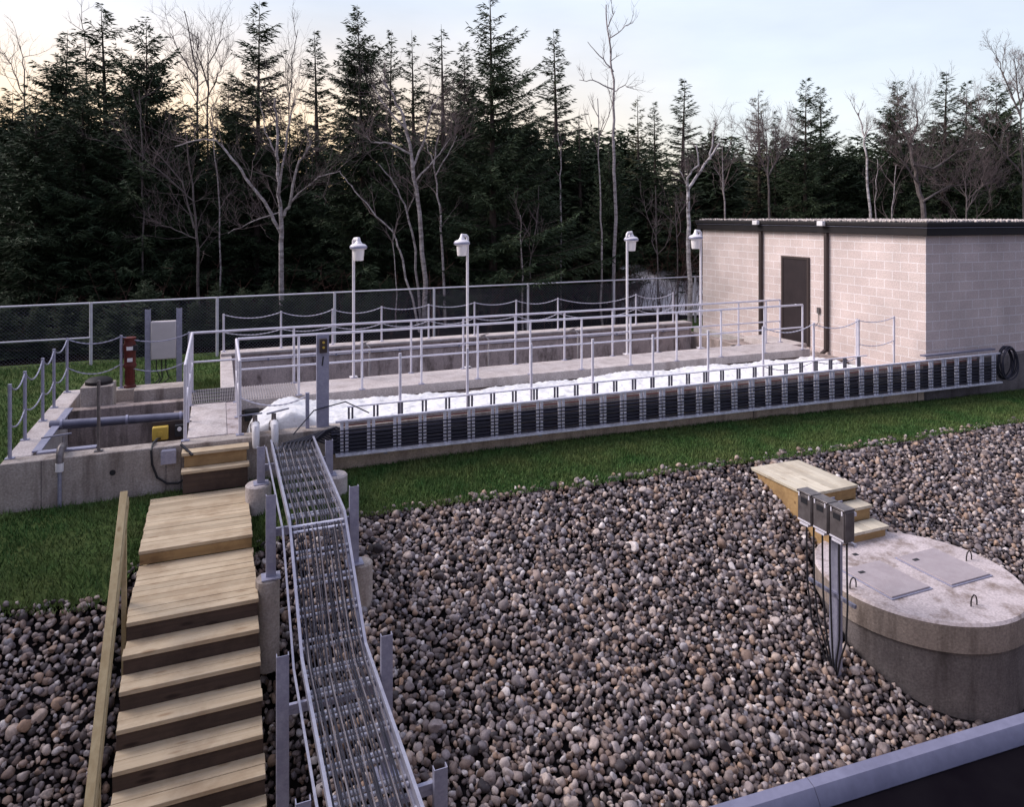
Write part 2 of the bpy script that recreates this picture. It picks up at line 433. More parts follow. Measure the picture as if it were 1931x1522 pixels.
# ------------------------------------------------------------------ terrain
def edge_y(x):
    """Where the lawn ends and the stone slope begins."""
    x = np.asarray(x, float)
    return np.interp(x, [-12, -1.9, -1.0, -.84, .50, 1.4, 3, 7.3, 13, 25], [8.5, 8.45, 8.3, 8.75, 8.75, 8.72, 8.65, 8.52, 8.72, 8.9]) + .09 * smooth_noise(x, x * 0 + 3, 5, 3, 1.3)
def lawn_z(x, y):
    x = np.asarray(x, float); y = np.asarray(y, float)
    z = np.interp(x, [-20, 6, 15, 30], [0, 0, -.2, -.3]) * np.clip((13 - y) / 2, 0, 1)
    z = z - .2 * np.clip(9.9 - y, 0, 3) * np.clip((.9 - x) / .5, 0, 1)
    z = z + np.clip((x - 12) / 8, 0, 1) * np.clip((y - 19) / 6, 0, 1) * .75
    return z
def slope_z(x, y):
    x = np.asarray(x, float); y = np.asarray(y, float)
    s = np.interp(x, [-6, .35, 1.25, 3, 6, 15], [.55, .58, .36, .34, .42, .40])
    d = np.maximum(edge_y(x) - y, 0)
    z = lawn_z(x, y) - .02 - s * d + .05 * smooth_noise(x, y, 9, 3, .8) * np.clip(d, 0, 1)
    return np.maximum(z, -2.35)

def sheet(name, xs, ys, zf, m, label, nx=None):
    X, Y = np.meshgrid(xs, ys)
    Z = zf(X, Y)
    n, k = X.shape
    V = np.stack([X.ravel(), Y.ravel(), Z.ravel()], 1)
    i = np.arange((n - 1) * (k - 1)); r = i // (k - 1); c = i % (k - 1); a = r * k + c
    o = raw_mesh(name, V, np.stack([a, a + 1, a + k + 1, a + k], 1), m, smooth=True)
    return tag(o, label, 'ground', kind='structure')

xs = np.concatenate([np.linspace(-160, -8, 20), np.linspace(-7.8, -2.5, 20), [-2.3], np.linspace(-2, -1.05, 8), [-1.0, -.84, -.6, -.2, .2, .5, .8], np.linspace(1.0, 11.9, 48), [12.3, 13.6], np.linspace(14, 24, 25), np.linspace(26, 200, 20)])
# lawn follows the stone edge: rows are laid from the edge outwards
tt = np.concatenate([np.linspace(0, 1, 14)])
X = np.tile(xs, (len(tt), 1)); E = edge_y(xs)
Y = E[None, :] + (10.47 - E[None, :]) * tt[:, None]
extra = np.array([10.5, 13, 16.7, 16.95, 17.5, 18.5, 19.5, 20.5, 22, 24, 26, 30, 40, 60, 100, 200, 400])
X = np.vstack([X, np.tile(xs, (len(extra), 1))]); Y = np.vstack([Y, np.tile(extra[:, None], (1, len(xs)))])
Z = lawn_z(X, Y)
inside = (X > -2.4) & (X < 12.1) & (Y > 10.48) & (Y < 16.8)
Z = np.where(inside, -1.6, Z)
n, k = X.shape
V = np.stack([X.ravel(), Y.ravel(), Z.ravel()], 1)
i = np.arange((n - 1) * (k - 1)); r = i // (k - 1); c = i % (k - 1); a = r * k + c
Q = np.stack([a, a + 1, a + k + 1, a + k], 1)
lawn = raw_mesh('ground', V, Q, ['grass', 'litter'], smooth=True)
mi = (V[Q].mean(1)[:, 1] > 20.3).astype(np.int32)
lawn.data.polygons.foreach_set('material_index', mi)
tag(lawn, 'mown green lawn round the concrete tanks', 'lawn', kind='structure')
xs2 = np.concatenate([np.linspace(-160, -8, 20), np.linspace(-7, 18, 126), np.linspace(19, 200, 20)])
t2 = np.concatenate([np.linspace(0, 1, 50)])
X = np.tile(xs2, (len(t2), 1)); E = edge_y(xs2) + .35
Y = E[None, :] + (-3 - E[None, :]) * t2[:, None]
Y = np.vstack([Y, np.full((1, len(xs2)), -60.0)]); X = np.vstack([X, xs2[None, :]])
Z = slope_z(X, Y) - .03
n, k = X.shape
i = np.arange((n - 1) * (k - 1)); r = i // (k - 1); c = i % (k - 1); a = r * k + c
bed = raw_mesh('gravel_bed', np.stack([X.ravel(), Y.ravel(), Z.ravel()], 1), np.stack([a, a + k, a + k + 1, a + 1], 1), 'soil', smooth=True)
tag(bed, 'dark soil bed under the stone slope', 'ground', kind='structure')

# stones: real pebbles, several thousand, one mass
def icosphere(sub):
    import bmesh
    bm = bmesh.new(); bmesh.ops.create_icosphere(bm, subdivisions=sub, radius=1)
    v = np.array([x.co[:] for x in bm.verts]); f = np.array([[q.index for q in p.verts] for p in bm.faces]); bm.free()
    return v, f
def rot_random(n, rs):
    q = rs.randn(n, 4); q /= np.linalg.norm(q, axis=1)[:, None]
    w, x, y, z = q.T
    return np.stack([1 - 2 * (y * y + z * z), 2 * (x * y - z * w), 2 * (x * z + y * w), 2 * (x * y + z * w), 1 - 2 * (x * x + z * z), 2 * (y * z - x * w),
                     2 * (x * z - y * w), 2 * (y * z + x * w), 1 - 2 * (x * x + y * y)], 1).reshape(-1, 3, 3)
def pebbles(P, size, rs, sub, flat=(.55, .95)):
    bv, bf = icosphere(sub)
    protos = []
    for k in range(12):
        d = bv.copy()
        for j in range(5):
            a = rs.randn(3); a /= np.linalg.norm(a)
            h = rs.uniform(.35, .9)
            ex = d @ a - h
            d = d - np.where(ex > 0, ex * .9, 0)[:, None] * a
        d *= (1 + .10 * np.sin(bv @ (rs.randn(3) * 2.2) + rs.rand() * 6))[:, None]
        protos.append(d)
    n = len(P); pid = rs.randint(0, 12, n)
    sc = np.stack([np.ones(n), rs.uniform(.62, 1, n), rs.uniform(flat[0], flat[1], n)], 1) * size[:, None]
    R = rot_random(n, rs)
    B = np.array(protos)[pid] * sc[:, None, :]
    Vv = np.einsum('nij,nkj->nki', R, B) + P[:, None, :]
    F = bf[None] + (np.arange(n) * len(bv))[:, None, None]
    return Vv.reshape(-1, 3), F.reshape(-1, 3)
rs = np.random.RandomState(3)
MH = (7.53, 6.0, 1.1)
def stone_points(sp, lift, keep, y0, y1):
    gx = np.arange(-5.2, 15.0, sp); gy = np.arange(y0, y1, sp)
    A, B = np.meshgrid(gx, gy); A = A.ravel() + rs.uniform(-.5, .5, A.size) * sp; B = B.ravel() + rs.uniform(-.5, .5, B.size) * sp
    e_ = edge_y(A)
    ok = (B < e_ + .02 + .05 * rs.randn(len(A))) & (rs.rand(len(A)) < keep)
    ok &= np.hypot(A - MH[0], B - MH[1]) > MH[2] + .03
    ok &= ~((A > 7.2) & (A < 7.95) & (B > 7.0) & (B < 8.3))
    ok &= ~((A > -.76) & (A < .36) & (B > 4.9))
    ok &= ~((A < -1.2 - .35 * (B - 4)) & (B > 7.6))
    A, B = A[ok], B[ok]
    return np.stack([A, B, np.where(B < edge_y(A), slope_z(A, B), lawn_z(A, B)) + lift], 1)
Vs, Fs, off = [], [], 0
for sp, lift, keep, y0, y1, sub, s0 in ((.054, .000, 1, 4.3, 8.95, 2, .033), (.064, .030, .92, 4.3, 8.75, 2, .034), (.45, .05, .5, 4.3, 8.6, 3, .055)):
    P = stone_points(sp, lift, keep, y0, y1)
    size = np.clip(s0 * np.exp(.26 * rs.randn(len(P))), .016, .10)
    P[:, 2] += .25 * (size - s0)
    v_, f_ = pebbles(P, size, rs, sub)
    Vs.append(v_); Fs.append(f_ + off); off += len(v_)
g = raw_mesh('gravel', np.vstack(Vs), np.vstack(Fs), 'stone', smooth=True)
tag(g, 'slope of rounded brown and grey river stones', 'gravel', kind='stuff')

# grass blades
def blades(areas, name, label):
    Vv, n0 = [], 0
    for x0, x1, y0f, y1, dens, h in areas:
        n_ = int((x1 - x0) * (y1 - (8.4 if y0f is None else y0f)) * dens)
        A = rs.uniform(x0, x1, n_)
        lo = edge_y(A) if y0f is None else np.full(n_, y0f)
        B = lo - .12 + (y1 - lo + .12) * rs.rand(n_) ** .93
        Zz = lawn_z(A, B)
        H = h * rs.uniform(.5, 1.3, n_) * (1 + .5 * smooth_noise(A, B, 21, 3, 1.4)); w = rs.uniform(.004, .008, n_) * (h / .05) ** .5
        th = rs.uniform(0, 6.283, n_); ln = rs.uniform(-.6, .6, n_) * H; l2 = rs.uniform(-.6, .6, n_) * H
        dx, dy = np.cos(th) * w, np.sin(th) * w
        Vv.append(np.stack([np.stack([A - dx, B - dy, Zz], 1), np.stack([A + dx, B + dy, Zz], 1), np.stack([A + ln, B + l2, Zz + H], 1)], 1).reshape(-1, 3))
    Vv = np.vstack(Vv)
    o = raw_mesh(name, Vv, np.arange(len(Vv)).reshape(-1, 3), 'blade')
    return tag(o, label, 'grass', kind='stuff')
blades([(-6, -.8, None, 10.33, 2200, .06), (-.8, 17, None, 10.33, 3600, .055), (-6, 13, 17.05, 20.2, 500, .075), (-6, -2.45, 10.3, 17.05, 600, .07), (-2.4, .2, 14.4, 17, 900, .07)], 'grass', 'short green grass of the lawn around the tanks')

# ------------------------------------------------------------------ concrete tanks
tank = thing('treatment_tank', (6, 13.5, 0), 'long open concrete treatment tank holding foam, running from the steps to the block building', 'tank')
MB().box((-.44, 10.35, -.6), (13.2, 10.60, .60)).build('front_wall', 'conc', tank, .012)
M['conc_tan'] = concrete('concrete_tan', (.56, .45, .34), (.46, .36, .27), (.16, .115, .09), .7)
MB().box((1.42, 10.338, -.6), (13.2, 10.349, .24)).build('plinth', 'conc_tan', tank)
MB().box((13.2, 10.352, -.9), (24, 10.55, .598)).build('foundation_wall', 'conc_brown', tank, .012)
M['conc_pink'] = concrete('concrete_pinkish', (.60, .50, .46), (.48, .39, .36), (.09, .065, .055), .8, 1.2)
MB().box((.05, 16.55, -.6), (12.1, 16.85, .60)).build('back_wall', 'conc_pink', tank, .012)
MB().box((.06, 16.50, .60), (12.1, 16.90, .66)).build('wall_coping', 'conc_pale', tank, .01)
MB().box((.05, 13.45, -.6), (.28, 16.55, .598)).build('end_wall', 'conc_pale', tank, .012)
MB().box((12.1, 10.6, -.6), (12.35, 16.85, .34)).build('end_wall', 'conc_in', tank, .012)
MB().box((.30, 12.46, -.6), (12.1, 13.40, .42)).build('divider_wall', 'conc_in', tank, .012)
cham = thing('inlet_chamber', (-1.4, 12, 0), 'smaller concrete chamber with a dark open pit left of the walkway', 'chamber')
MB().box((-2.43, 10.351, -.6), (-.442, 10.60, .60)).build('front_wall', 'conc', cham, .012)
MB().box((-2.43, 10.60, -.6), (-2.15, 14.3, .602)).build('side_wall', 'conc_pale', cham, .012)
MB().box((-2.15, 14.0, -.6), (-.42, 14.3, .60)).build('back_wall', 'conc', cham, .012)
MB().box((-2.15, 12.95, -.6), (-.50, 13.15, .56)).build('cross_wall', 'conc_in', cham, .012)
MB().box((-2.02, 13.15, .15), (-.50, 14.0, .40)).build('channel_floor', 'conc_in', cham, .01)
MB().box((-1.28, 13.3, .40), (-.42, 13.55, .72)).build('channel_wall', 'conc', cham, .01)
MB().box((-.70, 12.85, -.3), (-.44, 13.30, .30)).box((-.66, 12.80, .32), (-.46, 13.2, .42)).build('gate_frame', 'conc_in', cham, .01)
# steel edge angles round the pit
MB().beam((-2.12, 10.7, .612), (-2.12, 12.9, .612), .10, .02).beam((-2.1, 10.66, .612), (-1.45, 10.66, .612), .10, .02).build('edge_angle', 'galv', cham)
w = MB().box((-2.15, 10.6, -.62), (-.44, 12.95, -.22)).build('water', 'water', loc=(0, 0, 0)); tag(w, 'dark water deep in the inlet chamber', 'water', kind='structure')
w = MB().box((.30, 10.6, -.6), (12.1, 12.46, .02)).build('water', 'water', loc=(0, 0, 0)); tag(w, 'dark water under the foam', 'water', kind='structure')
w = MB().box((.30, 13.4, -.6), (12.1, 16.55, -.18)).build('water', 'water', loc=(0, 0, 0)); tag(w, 'dark water in the back channel', 'water', kind='structure')

# foam heaped over the front channel
xs3 = np.linspace(.34, 12.06, 420); ys3 = np.linspace(10.62, 12.40, 80)
X, Y = np.meshgrid(xs3, ys3)
far = 12.42 - .16 * (smooth_noise(X, X * 0, 31, 4, 1.1) * .5 + .5) - np.clip((1.3 - X) * .8, 0, .7)
d = np.clip((far - Y) / .16, 0, 1)
d = d * np.clip((X - .35) / .2, 0, 1) * np.clip((Y - 10.605) / .15, 0, 1)
hump = .13 + .08 * smooth_noise(X, Y, 33, 3, 1.2) + .035 * smooth_noise(X, Y, 35, 3, 5) + .20 * np.exp(-((X - .95) / .5) ** 2)
fine_ = .034 * np.abs(smooth_noise(X, Y, 37, 3, 17))
Z = -.02 + (np.sqrt(1 - (1 - d) ** 2)) * (.43 + hump + fine_) * (1 - .10 * np.clip((Y - 10.7) / 1.7, 0, 1))
n, k = X.shape
i = np.arange((n - 1) * (k - 1)); r = i // (k - 1); c = i % (k - 1); a = r * k + c
fo = raw_mesh('foam', np.stack([X.ravel(), Y.ravel(), Z.ravel()], 1), np.stack([a, a + 1, a + k + 1, a + k], 1), 'foam', smooth=True)
tag(fo, 'thick white foam heaped along the front channel of the tank', 'foam', kind='stuff')

# walkway: a short leg from the wooden steps, then a long leg to the door
wk = thing('walkway', (0, 12, .6), 'concrete walkway slab leading from the wooden steps to the brown door', 'walkway')
MB().box((-.38, 10.602, .48), (.12, 12.42, .612)).build('short_slab', 'conc_pale', wk, .008)
MB().box((.122, 10.602, .48), (.29, 12.42, .604)).build('kerb_strip', 'lid', wk, .008)
MB().box((.295, 12.45, .44), (12.3, 13.42, .604)).build('long_slab', 'conc_pale', wk, .008)
gm = MB()
for q in range(26):
    x = -.38 + q * .0265
    gm.box((x, 12.44, .58), (x + .006, 13.42, .625))
for q in range(5):
    gm.box((-.385, 12.44 + q * .24, .585), (.29, 12.452 + q * .24, .622))
gm.build('grating', 'grating', wk)
gm = MB()
for q in range(24):
    x = .31 + q * .04
    gm.box((x, 12.47, .607), (x + .012, 13.40, .625))
gm.build('grating', 'grating', wk)

# ------------------------------------------------------------------ railings
def railing(name, a, b, label, posts, z0=.6, top=1.6, mid=1.1, ends=True):
    """Pipe railing along a straight line; posts are given by distance from a."""
    a = Vector((*a, 0)); b = Vector((*b, 0)); d = (b - a).normalized()
    t = thing(name, (a.x, a.y, z0), label, 'railing', 'pipe railings of the walkway')
    at = lambda s_, z: (a.x + d.x * s_, a.y + d.y * s_, z)
    L_ = (b - a).length
    MB().tube([at(0, top), at(L_, top)], .021, 10).build('top_rail', 'rail', t)
    MB().tube([at(0, mid), at(L_, mid)], .017, 8).build('mid_rail', 'rail', t)
    for s_ in posts:
        p = MB().tube([at(s_, z0), at(s_, top)], .021, 10).build('post', 'rail', t)
        MB().box((at(s_, 0)[0] - .05, at(s_, 0)[1] - .04, z0), (at(s_, 0)[0] + .05, at(s_, 0)[1] + .04, z0 + .012)).build('base_plate', 'galv', p)
    return t
X0 = -.42
fx = [-.42, 1.26, 2.32, 3.4, 4.44, 5.54, 6.64, 7.78, 8.91, 10.03, 11.1, 11.9, 12.32]
railing('pipe_railing', (X0, 13.40), (12.32, 13.40), 'longest walkway railing, on the far side and carrying the lamp poles', [x - X0 for x in fx])
nx_ = [.30, 1.25, 2.3, 3.35, 4.41, 5.46, 6.55, 7.65, 8.75, 9.87, 11.03, 12.1]
railing('pipe_railing', (.30, 12.47), (12.1, 12.47), 'near-side railing of the long walkway, above the foam', [x - .30 for x in nx_])
railing('pipe_railing', (-.40, 10.5), (-.40, 13.36), 'railing beside the dark pit, on the left of the short walkway leg', [0.02, .95, 1.9, 2.84])
railing('pipe_railing', (.28, 10.5), (.28, 12.43), 'short railing at the foam end, right of the short walkway leg', [0.02, .95, 1.88])

# ------------------------------------------------------------------ chain barriers
def chain_points(p, q, sag, n=22):
    out_ = []
    for k in range(n + 1):
        t_ = k / n
        out_.append((p[0] + (q[0] - p[0]) * t_, p[1] + (q[1] - p[1]) * t_, p[2] + (q[2] - p[2]) * t_ - sag * 4 * t_ * (1 - t_)))
    return out_
def chain_barrier(pts, label, h=.9, skip=(), mat_='rail', low=.42, sag=.11):
    t = thing('chain_barrier', pts[0], label, 'chain barrier', 'chain barriers on the tank walls')
    for p in pts:
        x, y, z = p
        MB().tube([(x, y, z), (x, y, z + h)], .022, 10).box((x - .05, y - .04, z), (x + .05, y + .04, z + .012)).build('post', mat_, t)
    for k in range(len(pts) - 1):
        if k in skip: continue
        for hh in (h - .02, low):
            p = (*pts[k][:2], pts[k][2] + hh); q = (*pts[k + 1][:2], pts[k + 1][2] + hh)
            dist = math.dist(p, q); n = max(16, int(dist / .04) // 2 * 2)
            cp = chain_points(p, q, sag * random.uniform(.7, 1.35) * dist / 1.15, n)
            MB().tube(cp, [.007 if j % 2 else .013 for j in range(len(cp))], 6).build('chain', mat_, t)
    return t
chain_barrier([(x, 16.72, .66) for x in (.12, 1.3, 2.42, 3.54, 4.67, 5.83, 6.94, 8.1, 10.43, 11.62)], 'chain barrier along the far wall of the tank, in front of the mesh fence', .82)
chain_barrier([(-2.37, 10.56, .6), (-2.38, 11.36, .6), (-2.36, 12.31, .6), (-2.36, 13.09, .6), (-2.36, 14.15, .6), (-1.55, 14.15, .6), (-.47, 14.1, .6)],
              'chain barrier round the left and back of the inlet chamber', .92, mat_='galv', sag=.16)
chain_barrier([(x, 10.72, .02) for x in (2.55, 3.62, 4.71, 5.84, 7.03, 8.2)], 'row of thin posts rising out of the foam behind the upright cable tray', 1.5, skip=range(9), mat_='rail')
chain_barrier([(x, 10.72, .02) for x in (9.45, 10.68, 11.85)], 'chain barrier at the building end of the foam', 1.5, low=.75)
chain_barrier([(11.85 + .15, 10.9, .3), (13.04, 10.9, .3)], 'pale chain barrier against the block wall', 1.2, low=.7)
t = thing('chain_barrier', (1.17, 10.5, .6), 'short grey post and sagging chain by the two valves', 'chain barrier', 'chain barriers on the tank walls')
MB().beam((1.17, 10.5, .6), (1.17, 10.5, 1.10), .05, .05, (0, 1, 0)).build('post', 'galv', t)
cp = chain_points((.30, 10.52, 1.1), (1.17, 10.5, 1.06), .12, 24)
MB().tube(cp, [.007 if j % 2 else .014 for j in range(25)], 6).build('chain', 'rail', t)
# a thin post on the chamber's front wall
t = MB().tube([(-1.40, 10.47, .6), (-1.40, 10.47, 1.5)], .02, 10).box((-1.45, 10.43, .6), (-1.35, 10.51, .612)).build('barrier_post', 'boxmetal', loc=(-1.4, 10.47, .6))
tag(t, 'single thin grey-brown post on the front wall of the inlet chamber', 'post')

# ------------------------------------------------------------------ mesh fence
FY = 19.9
fence = thing('chain_link_fence', (0, FY, 0), 'long galvanised chain link fence in front of the dark wood', 'fence')
x0, x1 = -9.0, 15.2
ft = lambda x: np.interp(x, [-9, -4.66, 15], [1.46, 1.47, 1.56])
MB().tube([(x0, FY, ft(x0)), (x1, FY, ft(x1))], .024, 10).build('top_rail', 'rail', fence)
MB().tube([(x0, FY - .05, .66), (-2.83, FY - .05, .66)], .022, 8).build('brace_rail', 'rail', fence)
for x in (-8.6, -5.75, -2.82, -.01, 2.93, 5.71, 8.63, 11.59, 14.68):
    MB().tube([(x, FY - .03, -.1), (x, FY - .03, ft(x) + .03)], .036, 10).build('fence_post', 'rail', fence)
fm = MB(); sp = .085; wv = .0018
zt = 1.46
k = x0 - zt
while k < x1:
    for s_ in (1, -1):
        a_, b_ = (k, 0.02), (k + zt, zt)
        if a_[0] < x0: a_ = (x0, .02 + x0 - k)
        if b_[0] > x1: b_ = (x1, x1 - k)
        za, zb = (a_[1], b_[1]) if s_ == 1 else (zt + .02 - a_[1], zt + .02 - b_[1])
        if b_[0] - a_[0] > .02:
            fm.beam((a_[0], FY + .004 * s_, za), (b_[0], FY + .004 * s_, zb), wv * 2, wv * 2, (0, 1, 0))
    k += sp
M['wire'] = mat('fence_wire', (.17, .17, .23), .55, .3, .4)
fm.build('wire_mesh', 'wire', fence)

# ------------------------------------------------------------------ lamp posts
def lamp(x, y, top, head, label):
    """Pole with a short arm; head = offset of the lamp from the pole."""
    t = thing('lamp_post', (x, y, .6), label, 'lamp post', 'white lamp posts along the far railing')
    hx, hy = x + head[0], y + head[1]
    MB().tube([(x, y, .6), (x, y, top - .07)], .026, 12).box((x - .07, y - .07, .6), (x + .07, y + .07, .615)).build('pole', 'white_metal', t)
    MB().tube([(x, y, top - .09), (x, y, top - .03), (x + head[0] * .25, y + head[1] * .25, top), (hx, hy, top + .01), (hx, hy, top - .04)], [.03, .03, .034, .036, .045], 10).build('arm', 'white_metal', t)
    h = MB().lathe([(.04, 0), (.055, -.02), (.07, -.045), (.12, -.06), (.148, -.085), (.152, -.135), (.14, -.15), (.105, -.16)], (hx, hy, top - .03), 28).build('lamp_head', 'white_metal', t)
    MB().lathe([(.152, -.09), (.158, -.10), (.158, -.125), (.152, -.135)], (hx, hy, top - .03), 28).build('lamp_rim', 'galv', h)
    MB().lathe([(.108, -.16), (.105, -.20), (.092, -.345), (.085, -.36), (.02, -.362)], (hx, hy, top - .03), 28).build('lamp_lens', 'lens', t)
lamp(2.33, 13.47, 3.16, (.06, -.16), 'leftmost white lamp post, its head turned towards the steps')
lamp(4.55, 13.47, 3.20, (-.13, -.05), 'second white lamp post from the left, head left of its pole')
lamp(8.18, 13.47, 3.22, (.12, .03), 'third white lamp post from the left, head right of its pole')
lamp(10.1, 13.47, 3.24, (-.15, -.02), 'white lamp post beside the far corner of the block building')

# ------------------------------------------------------------------ block building
BX, BY0, BY1 = 13.53, 10.552, 17.95
bld = thing('block_building', (BX, BY0, 0), 'low pinkish concrete block building with flat dark roof edge', 'building')
MB().box((BX, BY0, -.3), (24, BY1, 3.18)).build('wall', 'block', bld)
MB().box((BX - .33, 10.9, -.3), (BX - .002, BY1, .27)).build('footing_ledge', 'conc_pale', bld, .01)
rf = MB().box((BX - .12, BY0 - .12, 3.18), (24.2, BY1 + .12, 3.40)).build('fascia', 'dark_metal', bld, .01)
MB().box((BX - .10, BY0 - .10, 3.40), (24.15, BY1 + .10, 3.415)).box((BX - .135, BY0 - .135, 3.342), (24.2, BY1 + .13, 3.352)).build('trim_line', 'galv', rf)
MB().box((BX - .17, BY0 - .17, 3.36), (24.2, BY1 + .17, 3.458)).build('roof_edge', 'dark_metal', rf, .02)
MB().box((BX - .06, BY0 - .06, 3.42), (24.1, BY1 + .06, 3.468)).build('roof', 'roofdeck', bld)
n_ = 5200
P = np.stack([BX - .1 + 7.2 * rs.rand(n_) ** 1.4, BY0 - .1 + 7.5 * rs.rand(n_), np.full(n_, 3.475)], 1)
P[:1600, 1] = BY0 - .1 + .35 * rs.rand(1600); P[1600:2600, 0] = BX - .1 + .3 * rs.rand(1000)
P[1600:2600, 1] = BY0 - .1 + 7.5 * rs.rand(1000)
P -= np.array([BX, BY0, 0])
v_, f_ = pebbles(P, .022 + .018 * rs.rand(n_), rs, 2)
o = raw_mesh('roof_gravel', v_, f_, 'roofstone', bld, True); o['kind'] = 'stuff'
dr = MB().box((BX - .035, 13.76, .36), (BX + .03, 14.57, 2.50)).build('door', 'door', bld, .006)
MB().tube([(BX - .04, 14.0, 1.36), (BX - .09, 14.0, 1.36), (BX - .09, 14.1, 1.36)], .014, 8).build('handle', 'rail', dr)
MB().box((BX - .05, 13.70, .36), (BX + .02, 13.757, 2.56)).box((BX - .05, 14.573, .36), (BX + .02, 14.63, 2.56)).box((BX - .05, 13.757, 2.503), (BX + .02, 14.573, 2.56)).build('door_frame', 'brown_metal', bld)
for y in (13.13, 15.38):
    d_ = MB().beam((BX - .055, y, .34), (BX - .055, y, 3.30), .085, .085, (1, 0, 0)).beam((BX - .055, y, .38), (BX - .2, y, .30), .085, .07).build('downspout', 'brown_metal', bld, .01)
    MB().box((BX - .27, y - .09, 3.35), (BX - .172, y + .09, 3.465)).build('drain_head', 'white', d_, .012)
MB().box((BX - .045, 13.36, 1.22), (BX - .002, 13.44, 1.36)).tube([(BX - .03, 13.40, 1.22), (BX - .03, 13.40, 1.0), (BX - .08, 13.44, .9), (BX - .03, 13.47, .95)], .008, 6).build('wall_socket', 'boxmetal', bld)
st = thing('door_platform', (12.9, 13.6, 0), 'concrete platform and steps between the walkway and the brown door', 'platform')
MB().box((12.36, 12.2, -.4), (13.19, 15.3, .345)).build('slab', 'conc_in', st, .01)
MB().box((12.52, 13.45, .347), (13.188, 14.9, .50)).build('landing', 'conc_pale', st, .01)

# ------------------------------------------------------------------ cable trays
def ladder(t, x0, x1, y, zt, zb, sp, m_rail, m_rung, pair=.034, wbar=.042, start=None, rail_h=.028):
    """Ladder standing on edge along x. zt, zb give the heights of its rails at x."""
    MB().beam((x0, y, zt(x0)), (x1, y, zt(x1)), .045, rail_h).build('side_rail', m_rail, t)
    MB().beam((x0, y - .01, zb(x0)), (x1, y - .01, zb(x1)), .075, .03).build('side_rail', m_rail, t)
    x = start if start is not None else x0 + .1
    while x < x1 - .03:
        mb = MB()
        for s_ in (-1, 1):
            mb.beam((x + s_ * pair, y, zb(x) + .016), (x + s_ * pair, y, zt(x) - .015), wbar, .022, (0, 1, 0))
        mb.build('rung', m_rung, t)
        x += sp
zt = lambda x: np.interp(x, [1.5, 15.3], [.755, .72]).item()
zb = lambda x: np.interp(x, [1.5, 15.3], [.295, .115]).item()
tr = thing('cable_tray', (1.5, 10.1, .3), 'long ladder cable tray standing upright along the outside of the front tank wall', 'cable tray')
ladder(tr, 1.5, 15.15, 10.10, zt, zb, .37, 'alu', 'alu', start=1.62)
for k in range(7):
    f_ = .10 + k * .105
    MB().tube([(1.52, 10.074, zb(1.52) + (zt(1.52) - zb(1.52)) * f_), (5, 10.076, zb(5) + (zt(5) - zb(5)) * (f_ + random.uniform(-.01, .01))), (10, 10.074, zb(10) + (zt(10) - zb(10)) * (f_ + random.uniform(-.01, .01))),
               (15.0, 10.074, zb(15) + (zt(15) - zb(15)) * f_)], .0085, 6).build('cable', 'cable', tr)
bundle = MB()
for k in range(11):
    f_ = .05 + k * .062
    y_ = 10.15 + .02 * (k % 3)
    pts = [(x, y_ + random.uniform(-.006, .006), zb(x) + (zt(x) - zb(x)) * f_ + random.uniform(-.006, .006)) for x in np.linspace(1.45, 15.0, 24)]
    bundle.tube(pts, .0165, 6)
bundle.build('cable_bundle', 'cable', tr)
for k, (m_, f_) in enumerate((('cable_red', .83), ('conc_pale', .88), ('cable_red', .93))):
    pts = [(x, 10.16, zb(x) + (zt(x) - zb(x)) * f_) for x in np.linspace(1.6, 14.5, 12)]
    MB().tube(pts, .012, 6).build('cable', m_, tr)
x = 2.2
while x < 15:
    MB().beam((x, 10.12, zb(x) - .04), (x, 10.35, zb(x) - .04), .05, .04).build('wall_bracket', 'galv', tr)
    x += 2.4
MB().beam((13.0, 10.22, .80), (15.1, 10.22, .79), .10, .03).build('cover_plate', 'pipe_blue', tr)
tr2 = thing('cable_tray', (1.5, 10.62, .3), 'dark ladder cable tray behind the upright one, seen against the foam', 'cable tray')
ladder(tr2, 1.75, 12.0, 10.66, lambda x: .80, lambda x: .40, .37, 'alu', 'alu_dark', pair=.026, wbar=.028, start=1.80, rail_h=.016)
co_ = MB()
for k in range(9):
    ry, rz_ = .22 + .03 * random.uniform(-1, 1.5), .33 + .02 * random.uniform(-1, 1)
    cx, cy, cz = 15.32 + .03 * random.uniform(-1, 1), 10.02 + .03 * k * .5, .52 + random.uniform(-.03, .03)
    co_.tube([(cx + (ry) * math.sin(2 * math.pi * j / 28), cy + .02 * math.sin(4 * math.pi * j / 28 + k), cz + rz_ * math.cos(2 * math.pi * j / 28)) for j in range(29)], .013, 6, False)
co_ = co_.build('cable_coil', 'cable', loc=(15.3, 10.1, .3)); tag(co_, 'black coil of spare cable hung on the far end of the upright tray', 'cable coil')

# tray running down beside the wooden stairs
PA = [(10.12, .60), (7.47, .58), (6.33, -.15), (1.56, -.15)]        # (y, z) of the rail tops
def path(y):
    return float(np.interp(-y, [-p[0] for p in PA], [p[1] for p in PA]))
TX0, TX1 = .66, 1.20
M['tray_steel'] = mat('stair_tray_steel', (.40, .40, .47), .45, .4, .5, col2=(.30, .30, .37), scale=12)
tr3 = thing('cable_tray', (.93, 7, -.3), 'wide ladder cable tray full of thin grey cables descending beside the wooden stairs', 'cable tray')
for x in (TX0, TX1):
    mb = MB()
    for p, q in zip(PA[:-1], PA[1:]):
        a_ = (x, *p); b_ = (x, *q)
        mb.beam(a_, b_, .024, .012)
        mb.beam((x, p[0], p[1] - .055), (x, q[0], q[1] - .055), .008, .10)
        mb.beam((x - (.012 if x > .9 else -.012), p[0], p[1] - .108), (x - (.012 if x > .9 else -.012), q[0], q[1] - .108), .030, .012)
    mb.build('side_rail', 'tray_steel', tr3)
mb = MB()
